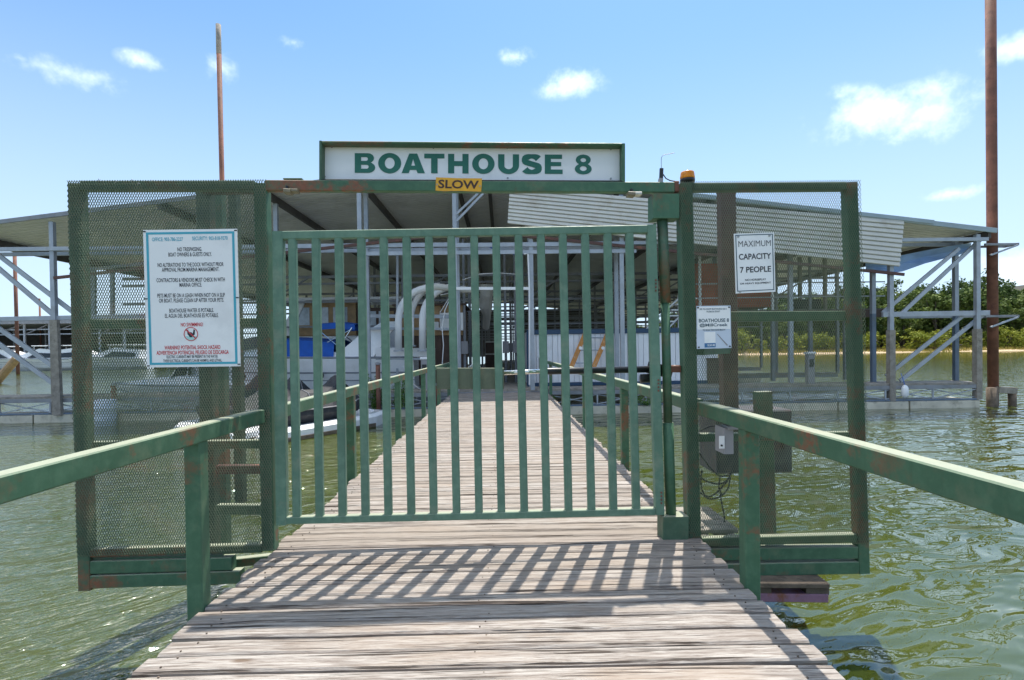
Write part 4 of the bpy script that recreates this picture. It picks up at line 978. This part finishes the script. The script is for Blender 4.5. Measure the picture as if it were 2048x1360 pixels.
# runabout at the left behind the mesh
ru = thing('runabout', 'white open runabout moored behind the rules sign screen with pointed bow', 'boat', (-11.0, 19.0, WZ), math.pi, local=True)
hull(ru, 5.6, 2.1, .95, GEL, bowrise=.1)
mb = MB(); mb.loft([[Vector((x, -w, .93)), Vector((x, -w * .7, z)), Vector((x, w * .7, z)), Vector((x, w, .93))] for x, w, z in ((-2.6, .95, 1.0), (0, .98, 1.3), (1.2, .8, 1.2), (2.4, .25, 1.06))], caps=True); mb.build('deck', GEL, ru)
MB().prism([Vector((.3, -.8, 1.22)), Vector((.8, 0, 1.22)), Vector((.3, .8, 1.22))], (-.3, 0, .42)).build('windscreen', GLASS, ru)
MB().cbox((-2.95, -.25, .3), (-2.5, .25, 1.5), .06).build('outboard', BLACK, ru)
# houseboat with tan and brown cladding
hbt = thing('houseboat', 'houseboat clad in tan panels above dark brown boards next to the walkway', 'houseboat', (-2.6, 19.2, WZ))
a = at(796, 612, 19.0); b = at(928, 745, 19.0); mid = at(860, 672, 19.0).z
MB().box(((a.x + b.x) / 2, 20.4, (a.z + DZ) / 2), (b.x - a.x - .06, 2.6, a.z - DZ - .1)).build('core', DKBROWN, hbt)
n = 6; w = (b.x - a.x) / n
for i in range(n):
    MB().cbox((a.x + i * w + .01, 19.03, mid + .02), (a.x + (i + 1) * w - .01, 19.08, a.z), .008).build('tan_panel', TAN, hbt)
    MB().cbox((a.x + i * w + .006, 19.03, DZ), (a.x + (i + 1) * w - .006, 19.08, mid), .008).build('brown_board', DKBROWN, hbt)
for (p, q, nm) in (((880, 626), (927, 661), 'cabinet'), ((866, 644), (878, 656), 'outlet_box')):
    p0, p1 = at(*p, 18.9), at(*q, 18.9); MB().cbox((p0.x, 18.8, p1.z), (p1.x, 19.02, p0.z), .015).build(nm, GEL, hbt)
MB().cbox((a.x - .2, 18.9, a.z), (b.x + .1, 21.8, a.z + .06), .01).build('roof_edge', DKBROWN, hbt)
MB().cbox((a.x - 1.2, 18.6, WZ - .2), (b.x, 22, WZ + .55), .05).build('pontoon', GALVD, hbt)
# white boat-lift frame and hoops
lf = thing('boat_lift', 'galvanised boat lift frame with white bunk beam in front of the houseboat', 'boat lift', (-3.2, 17.8, DZ))
for yy, w in ((632, .12), (657, .08), (704, .30), (717, .08)): p0, p1 = at(735 if yy < 700 else 752, yy, 17.9), at(870 if yy > 700 else 912, yy + 1, 17.9); MB().beam(p0, p1, w, .08, (0, 0, 1)).build('beam', GALV if yy != 704 else PVC, lf)
for px in (736, 795, 815): MB().beam(at(px, 790, 18.0), at(px, 500, 18.0), .08, .08).build('column', GALV, lf)
hl = []
for i, (x, yb, xr, yt, r) in enumerate(((797, 700, 862, 575, .115), (845, 700, 905, 574, .115), (822, 690, 880, 571, .10))):
    h = thing('canopy_hoop', ['white pipe hoop rising from the lift at its outer end', 'white pipe hoop on the lift beside the walkway', 'white pipe hoop standing between the other two on the lift'][i], 'hoop', at(x, yb, 17.6), group='white canopy hoops on the boat lift')
    pts = [at(x, yb, 17.6), at(x, 640, 17.6)] + [at(x + (xr - x) * (1 - math.cos(R(a_))), 640 - (640 - yt) * math.sin(R(a_)), 17.6 + (i == 2) * .4) for a_ in range(10, 91, 10)]
    MB().tube(pts, r, 14).build('pipe', PVC, h, True)
    MB().lathe(at(x, yb + 3, 17.6), [(.17, 0), (.17, .04), (.12, .05)], 12).build('flange', GALV, h)
rb = thing('rolled_canvas', 'rolled pale canvas lashed along the tops of the white hoops', 'canvas', at(905, 580, 17.6))
MB().tube([at(858, 577, 17.5), at(875, 573, 17.5), at(900, 576, 17.5), at(925, 579, 17.5), at(946, 581, 17.5)], .1, 10, True, [.06, .12, .10, .13, .07]).build('roll', SIDING, rb, True)
for (p, q) in (((875, 583), (845, 610)), ((905, 585), (880, 625)), ((922, 582), (880, 590))): MB().tube([at(*p, 17.5), at(*q, 17.5)], .012, 5).build('cord', PVC, rb)
hg = thing('hose', 'white hose hanging down beside the houseboat cabinet', 'hose', at(884, 735, 17.3))
MB().tube([at(903, 590, 17.3), at(890, 620, 17.3), at(884, 655, 17.3), at(887, 690, 17.3), at(884, 735, 17.3), at(886, 785, 17.3)], .016, 6).build('hose', PVC, hg, True)
# water scooters under black covers
def jetski(name, label, loc, rz):
    t = thing(name, label, 'water scooter', loc, rz, group='covered water scooters', local=True)
    secs = []
    for x, w, z0, z1 in ((-1.45, .42, .05, .42), (-1.2, .50, .0, .58), (-.6, .54, .0, .80), (-.1, .54, .0, .78), (.25, .52, .0, .95), (.45, .46, .02, 1.12), (.62, .42, .05, .98), (1.0, .36, .12, .70), (1.35, .22, .25, .52), (1.55, .06, .38, .44)):
        secs.append([Vector((x, -w * .6, z0)), Vector((x, -w, z0 + .22)), Vector((x, -w * .96, z0 + .34)), Vector((x, -w * .42, z1 - .08)), Vector((x, 0, z1)), Vector((x, w * .42, z1 - .08)), Vector((x, w * .96, z0 + .34)), Vector((x, w, z0 + .22)), Vector((x, w * .6, z0))])
    MB().loft(secs, closed=True, caps=True).build('cover', BLACKC, t, False)
    mb = MB()
    for s in (2, 6): mb.tube([g[s] + Vector((0, -.01 if s == 2 else .01, .01)) for g in secs[:-1]], .016, 6)
    for k in (2, 5, 7): mb.tube([v + Vector((0, 0, .008)) for v in secs[k][2:7]], .010, 5)
    mb.build('piping', GREYBOX, t)
    MB().prism([Vector((.35, -.50, .36)), Vector((.75, -.44, .42)), Vector((.5, -.40, .58)), Vector((.22, -.42, .54))], (0, -.03, 0)).build('patch', GEL, t); return t
def skidock(label, loc, rz):
    t = thing('water_scooter_dock', label, 'dock', loc, rz, group='water scooter docks', local=True); secs = []
    for x, w, z in ((-1.9, .70, .22), (-1.7, .78, .30), (0, .8, .32), (1.2, .74, .34), (1.8, .55, .38), (2.05, .25, .32)):
        secs.append([Vector((x, -w, -.25)), Vector((x, -w, z - .08)), Vector((x, -w * .85, z)), Vector((x, -.3, z - .02)), Vector((x, 0, z - .18)), Vector((x, .3, z - .02)), Vector((x, w * .85, z)), Vector((x, w, z - .08)), Vector((x, w, -.25))])
    MB().loft(secs, closed=True, caps=True).build('float', GEL, t, False)
    MB().cbox((-1.6, -.79, .0), (1.1, -.812, .10), .01).build('scum_line', TIMBER, t); return t
for (px, Y, rz, la, lb) in ((645, 13.9, 58, 'white floating water scooter dock nearest the gangway handrail', 'water scooter under a black cover with white patch close to the gangway handrail'),
                            (563, 14.0, 64, 'white floating water scooter dock behind the gate stile', 'water scooter under a plain black cover behind the gate stile'), (500, 15.2, 75, 'white floating water scooter dock behind the screen post', 'water scooter under a black cover behind the screen post')):
    p = at(px, 850, Y); skidock(la, (p.x, Y, WZ), R(rz)); jetski('water_scooter', lb, (p.x, Y, WZ + .30), R(rz))
# corridor clutter on the walkway: hanging duct and bundle of pipes
dc = thing('hanging_bundle', 'lumpy pale bundle hanging from the ties over the central walkway', 'bundle', at(973, 640, 22))
MB().tube([at(973, 570, 22), at(973, 590, 22), at(971, 612, 22.3), at(974, 630, 22.5), at(972, 655, 23)], .2, 9, True, [.30, .26, .30, .17, .15]).build('bundle', SIDING, dc)
for i, (px, Y) in enumerate(((1012, 20), (1022, 26), (1032, 20), (1040, 33), (940, 26), (930, 19))):
    t = thing('service_pipe', 'upright grey service pipe standing along the ' + ('dock house' if px > 1000 else 'houseboat') + ' side of the central walkway', 'pipe', at(px, 760, Y), group='service pipes along the walkway'); q = at(px, 730, Y)
    MB().tube([(q.x, Y, DZ - .02), (q.x, Y, 5.3)], .05, 8).build('pipe', GALVD, t); MB().cbox((q.x - .12, Y - .13, 1.2), (q.x + .12, Y - .04, 1.65), .01).build('meter_box', GREYBOX, t)
ca = thing('cart_box', 'pale framed box standing on the central walkway inside the boathouse', 'box', at(985, 715, 26))
p0, p1 = at(971, 684, 26), at(1003, 708, 26); MB().cbox((p0.x, 26, DZ), (p1.x, 26.8, p0.z - .02), .02).build('body', DKBROWN, ca); MB().beam((p0.x, 25.97, p0.z), (p1.x, 25.97, p0.z), .06, .05).build('frame', SIDING, ca); MB().beam((p0.x, 25.97, p1.z), (p1.x, 25.97, p1.z), .06, .05).build('frame', SIDING, ca)
for (pts, Y, m, r, lab) in (([(945, 487), (970, 490), (1000, 503), (1030, 509), (1050, 508)], 16.9, BLUEC, .022, 'blue water hose strung under the tie beams above the walkway'), ([(925, 560), (960, 548), (1000, 546), (1040, 549)], 17.2, PVC, .014, 'white cable sagging between columns above the walkway')):
    t = thing('hose' if m is BLUEC else 'cable', lab, 'hose' if m is BLUEC else 'cable', at(*pts[0], Y)); MB().tube([at(*q_, Y) for q_ in pts], r, 7).build('strand', m, t, True)
co = thing('conduit', 'white conduit frame hooked beside the corner column of the dock house', 'conduit', at(1058, 700, 16.4))
MB().tube([at(1048, 508, 16.38), at(1056, 508, 16.38), at(1059, 580, 16.38), at(1059, 770, 16.38)], .025, 8).build('pipe', PVC, co); MB().beam(at(912, 577, 16.4), at(1060, 577, 16.4), .09, .06, (0, 0, 1)).build('arm', PVC, co)

# ------------------------------------------------------------------ far boathouse on the left and its boats
FB = 78.0
far = thing('far_boathouse', 'distant dark open boathouse beyond the end bay with a low flat roof', 'boathouse', (-62, FB, WZ))
zr = at(60, 641, FB).z; zl = at(60, 658, FB).z
xs = [at(p, 700, FB).x for p in (-900, -500, -250, -90, -20, 50, 100, 150, 200, 250, 300)]
MB().cbox((xs[0], FB - 1, zr - .25), (xs[-1], FB + 26, zr), .05).build('roof', ROOF, far)
MB().cbox((xs[0], FB - 1.06, zr - .55), (xs[-1], FB - .94, zr - .02), .02).build('fascia', GALVD, far)
MB().box(((xs[0] + xs[-1]) / 2, FB + 25, (zr + WZ) / 2), (xs[-1] - xs[0], .2, zr - WZ)).build('back_wall', RAFTER, far)
for i, x in enumerate(xs): MB().beam((x, FB, WZ), (x, FB, zr - .25), .22, .22).build('column', GALV, far); MB().beam((x + 1.2, FB + 8, WZ), (x + 1.2, FB + 8, zr - .25), .2, .2).build('column', GALVD, far)
for zz in (zr - 1.3, zr - 2.0): MB().beam((xs[0], FB + .2, zz), (xs[-1], FB + .2, zz), .16, .1, (0, 0, 1)).build('tie_beam', GALV, far)
for i in range(len(xs) - 1): MB().beam((xs[i], FB + .1, zr - 2.0), (xs[i + 1], FB + .1, zr - .5), .12, .1, (0, 1, 0)).build('brace', GALVD, far)
MB().cbox((xs[0], FB - 1.5, WZ - .3), (xs[-1], FB - .2, WZ + .35), .05).build('float', CONC, far); MB().cbox((xs[0], FB - 1.5, WZ + .352), (xs[-1], FB - .2, WZ + .7), .05).build('dock_deck', DKWOOD, far)
for i, (px, Ln, lab) in enumerate(((20, 11, 'distant white motor yacht with raked windows under the far boathouse'), (86, 9.5, 'distant white cruiser with long foredeck moored by the far dock'), (165, 9, 'distant white cruiser seen through the rusty screen edge'), (235, 9, 'distant white boat behind the rules sign in the far boathouse'))):
    p = at(px, 730, FB - 4); t = thing('motor_yacht', lab, 'boat', (p.x, FB - 4, WZ), math.pi if i % 2 else 0, group='boats in the far boathouse', local=True)
    hull(t, Ln, 3.2, 1.5, GEL, bowrise=.5)
    mb = MB(); mb.loft([[Vector((x, -w, 1.5)), Vector((x, -w * .85, z)), Vector((x, w * .85, z)), Vector((x, w, 1.5))] for x, w, z in ((-Ln * .42, 1.3, 2.6), (-.5, 1.35, 3.0), (1.4, 1.2, 2.4), (Ln * .36, .6, 1.8))], caps=True); mb.build('cabin', GEL, t)
    for sgn in (-1, 1): MB().prism([Vector((-Ln * .38, sgn * 1.34, 1.75)), Vector((1.0, sgn * 1.34, 1.75)), Vector((-.3, sgn * 1.22, 2.45)), Vector((-Ln * .36, sgn * 1.22, 2.25))], (0, sgn * .08, 0)).build('window', GLASS, t)
    MB().cbox((-Ln * .4, -1.3, 3.3), (.4, 1.3, 3.42), .04).build('hardtop', GEL, t)
    for x in (-Ln * .35, .1): MB().beam((x, 1.2, 2.5), (x, 1.2, 3.3), .06, .06).build('support', GEL, t)
for (px, pt_, Y, lab, r) in ((35, 498, 60, 'distant rusty piling in front of the far boathouse', .17), (82, 597, 95, 'distant thin grey pole behind the far boathouse', .14)):
    q = at(px, 700, Y); piling(lab, q.x, Y, at(px, pt_, Y).z, r)
sp = thing('leaning_spar', 'orange-brown timber spar leaning out of the water by the far boats', 'spar', at(-10, 760, 40))
MB().tube([at(-14, 772, 40), at(34, 716, 40)], .28, 10).build('spar', TAN, sp)

# ------------------------------------------------------------------ far shore
SHY_ = 120.0
def lumps(x, y): return math.sin(x * .13 + 1) * .5 + math.sin(x * .31 + y * .2) * .3 + math.sin(y * .17 + x * .05) * .4
x0s, x1s = 28.0, 420.0
def ground(x, y):
    e = y - (SHY_ + lumps(x, 0) * 1.4 + max(0, 48 - x) * 1.2)
    return WZ + (-.35 + .55 * min(1, max(0, (e + .8) / 5)) + max(0, e - 4) * .045 + max(0, e - 22) * (.045 + .0012 * max(0, x - 60)) * (1 if e < 90 else 90 / e) + .25 * lumps(x * 1.7, y * 1.3) * min(1, max(0, e / 8)))
mb = MB(); nxg, nyg = 130, 44; vs = []; fs = []
ysg = [SHY_ - 3 + (i / (nyg - 1)) ** 1.6 * 190 for i in range(nyg)]
for j in range(nyg):
    for i in range(nxg): x = x0s + (x1s - x0s) * (i / (nxg - 1)) ** 1.4; vs.append((x, ysg[j], ground(x, ysg[j])))
for j in range(nyg - 1):
    for i in range(nxg - 1): a = j * nxg + i; fs.append((a, a + 1, a + nxg + 1, a + nxg))
mb.add(vs, fs)
shm, n_, l_, b_ = mat('shore_ground'); g_ = G(shm); w_ = g_.world(); sp_n = g_.node('ShaderNodeSeparateXYZ'); l_.new(w_, sp_n.inputs[0])
f_ = g_.ramp(g_.mul(sp_n.outputs[2], g_.ramp(g_.noise(w_, .5, 4, .6), .3, .7, -.35, .35), 'ADD'), -.15, .15)
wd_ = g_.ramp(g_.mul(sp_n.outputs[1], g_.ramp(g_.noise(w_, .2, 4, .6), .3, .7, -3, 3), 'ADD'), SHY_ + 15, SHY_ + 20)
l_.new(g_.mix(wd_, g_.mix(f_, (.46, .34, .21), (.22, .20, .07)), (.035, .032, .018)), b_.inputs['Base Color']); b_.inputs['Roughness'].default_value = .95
tag(mb.build('shore_bank', shm, smooth=True), kind='structure')
def crown(seed, h, r, n, flat=.75, clumps=13, leaf=.42, lo=.35):
    rnd = random.Random(seed); mb = MB(); cl = []
    for i in range(clumps):
        a = rnd.random() * 6.283; z = h * (lo + (1 - lo) * rnd.random() ** .8); f = 1 - abs((z / h - .62)) * 1.3; rr = r * max(.15, f) * rnd.uniform(.3, .95)
        cl.append((Vector((math.cos(a) * rr, math.sin(a) * rr, z)), r * rnd.uniform(.28, .48)))
    cl.append((Vector((0, 0, h * .86)), r * .42))
    for i in range(n):
        c, cr_ = rnd.choice(cl); d = Vector((rnd.gauss(0, 1), rnd.gauss(0, 1), rnd.gauss(0, 1))).normalized(); p = c + Vector((d.x, d.y, d.z * flat)) * cr_ * rnd.uniform(.55, 1.08)
        u = Vector((rnd.uniform(-1, 1), rnd.uniform(-1, 1), rnd.uniform(-.5, .5))).normalized(); w = (u.cross(d) if u.cross(d).length > .1 else u.orthogonal()).normalized(); L_ = leaf * rnd.uniform(.6, 1.3)
        mb.add([p - u * L_ * .5, p + w * L_ * .4 + d * .05, p + u * L_ * .5, p - w * L_ * .4], [(0, 1, 2, 3)])
    return mb, cl
def tree_proto(seed, h, r, leafm, n=1250):
    t = thing('tree', 'x', 'tree', (0, 0, 0), local=True, rz=1e-6); FR[t] = Vector((0, 0, 0))
    mb, cl = crown(seed, h, r, n, clumps=20, leaf=.5, lo=.22); mb.build('crown', leafm, t)
    tr = MB(); tr.tube([(0, 0, -.8), (.1, 0, h * .25), (.0, .1, h * .55), (0, 0, h * .85)], .2, 7, True, [.26, .20, .13, .04])
    for c, _ in cl[:6]: tr.tube([(0, 0, h * .3), (c.x * .5, c.y * .5, (c.z + h * .3) / 2), tuple(c)], .05, 5, True, [.10, .06, .02])
    tr.build('trunk', BARK, t); return t
protos = [tree_proto(1, 9.0, 3.3, LEAF1), tree_proto(2, 10.5, 3.0, LEAF2), tree_proto(3, 8.0, 3.6, LEAF1), tree_proto(4, 11.0, 3.1, LEAF2), tree_proto(5, 7.2, 2.8, LEAF1)]
kinds = ['rounded broadleaf tree standing in the wood on the far shore', 'dark upright cedar standing in the wood on the far shore']
rnd = random.Random(77); used = set(); spots = []
for row, (e0, step) in enumerate(((20, 2.6), (26, 2.8), (34, 3.2), (45, 3.6), (60, 4.4))):
    x = 46.0 + rnd.random() * 3
    while x < 158 + row * 14: spots.append((x, SHY_ + e0 + max(0, 48 - x) * 1.2 + rnd.uniform(-3, 3))); x += step * rnd.uniform(.7, 1.4)
random.Random(3).shuffle(spots); spots = spots[:255]
for (x, yv) in spots:
    k = rnd.randrange(5); s_ = rnd.uniform(.85, 1.65) * (.62 + .38 * min(1, max(0, (x - 45) / 60)))
    o = protos[k] if k not in used else copy_tree(protos[k]); used.add(k)
    o['label'] = kinds[k % 2]; o['group'] = ['broadleaf trees', 'cedars'][k % 2] + ' in the wood on the far shore'
    o.location = (x, yv, ground(x, yv)); o.rotation_euler = (0, 0, rnd.random() * 6.28); o.scale = (s_, s_, s_ * rnd.uniform(.9, 1.12))
# scrub along the beach
sproto = []
for i in range(3):
    t = thing('shrub', 'yellow-green shrub growing above the beach on the far shore', 'shrub', (0, 0, 0), group='shrubs above the far beach', rz=1e-6)
    mb, cl = crown(40 + i, 2.3 + .4 * i, 1.6, 300, clumps=9, leaf=.30, lo=.1); mb.build('foliage', LEAF3, t); tr = MB()
    for c, _ in cl[:6]: tr.tube([(0, 0, -.2), (c.x * .6, c.y * .6, c.z * .5), tuple(c)], .03, 5, True, [.05, .03, .01])
    tr.build('stems', BARK, t); sproto.append(t)
used = set()
for i in range(80):
    k = rnd.randrange(3); x = 44 + 122 * rnd.random(); yv = SHY_ + max(0, 48 - x) * 1.2 + rnd.uniform(7, 17); o = sproto[k] if k not in used else copy_tree(sproto[k]); used.add(k)
    s_ = rnd.uniform(.6, 1.75); o.location = (x, yv, ground(x, yv)); o.rotation_euler = (0, 0, rnd.random() * 6.28); o.scale = (s_ * 1.2, s_ * 1.2, s_)
mb = MB()
for i in range(16000):
    x = 32 + 150 * rnd.random(); yv = SHY_ + max(0, 48 - x) * 1.2 + 3.5 + 18 * rnd.random() ** 1.3; z = ground(x, yv); h_ = rnd.uniform(.25, .8); a = rnd.random() * 3.14; w = .09; d = Vector((math.cos(a) * w, math.sin(a) * w, 0)); p = Vector((x, yv, z - .03)); tip = p + Vector((rnd.uniform(-.2, .2), rnd.uniform(-.2, .2), h_))
    mb.add([p - d, p + d, tip], [(0, 1, 2)])
o = mb.build('dry_grass', GRASSM); tag(o, 'dry yellow grass covering the bank above the far beach', 'grass', kind='stuff')

# ------------------------------------------------------------------ small dock clutter
dr = thing('drum', 'pale blue plastic drum afloat by the dock behind the rules sign screen', 'drum', at(212, 846, 15.6))
c = at(212, 846, 15.6); c.z = WZ - .15
MB().lathe(c, [(.24, 0), (.27, .03), (.27, .30), (.285, .32), (.27, .34), (.27, .62), (.285, .64), (.27, .66), (.26, .88), (.22, .90)], 20).build('body', PALEB, dr, True)
MB().lathe(c + Vector((.1, 0, .90)), [(.03, 0), (.03, .025), (.02, .03)], 10).build('bung', BLACK, dr)
for i, (px, lab) in enumerate(((228, 'rusty dock stanchion beside the pale blue drum'), (870, 'rusty dock stanchion between the weeds and the houseboat'), (757, 'rusty dock stanchion rising through the tall weeds'))):
    q = at(px, 800, FY - .18); t = thing('stanchion', lab, 'post', (q.x, FY - .18, WZ)); top = at(px, 728 if i == 2 else 770, FY - .18).z
    MB().tube([(q.x, FY - .18, WZ - .5), (q.x, FY - .18, top)], .07, 12).build('pipe', RUST, t, True); MB().lathe((q.x, FY - .18, top - .02), [(.085, 0), (.085, .05), (.05, .07)], 12).build('cap', GALVD, t)
for i, (px, Y, lab) in enumerate(((1085, 16.8, 'grey power pedestal at the corner of the white dock house'), (850, 16.9, 'grey power pedestal on the dock beside the white hoops'), (1620, 16.9, 'grey power pedestal on the dock below the red cabin deck'))):
    q = at(px, 760, Y); t = thing('power_pedestal', lab, 'pedestal', (q.x, Y, DZ)); MB().cbox((q.x - .11, Y - .1, DZ - .01), (q.x + .11, Y + .1, DZ + .95), .02).build('body', GREYBOX, t); MB().cbox((q.x - .13, Y - .12, DZ + .951), (q.x + .13, Y + .12, DZ + 1.03), .03).build('hood', GEL, t); MB().cbox((q.x - .07, Y - .115, DZ + .55), (q.x + .07, Y - .101, DZ + .8), .008).build('socket_panel', BLACK, t)
def mooring(label, a, b, sag, m=PVC):
    t = thing('mooring_line', label, 'rope', a); a = Vector(a); b = Vector(b)
    MB().tube([a.lerp(b, f / 10) - Vector((0, 0, sag * 4 * (f / 10) * (1 - f / 10))) for f in range(11)], .014, 6).build('rope', m, t, True)
mooring('white mooring line from the cruiser bow down to the front dock', (-10.9, 18.6, WZ + 1.75), (-10.2, FY + .5, DZ), .25)
mooring('white mooring line from the cruiser stern to the front dock', (-3.4, 18.0, WZ + 1.6), (-2.6, FY + .6, DZ), .2)
mooring('black mooring line from the runabout bow to the front dock', (-13.4, 18.9, WZ + .9), (-13.2, FY + .5, DZ), .15, BLACK)
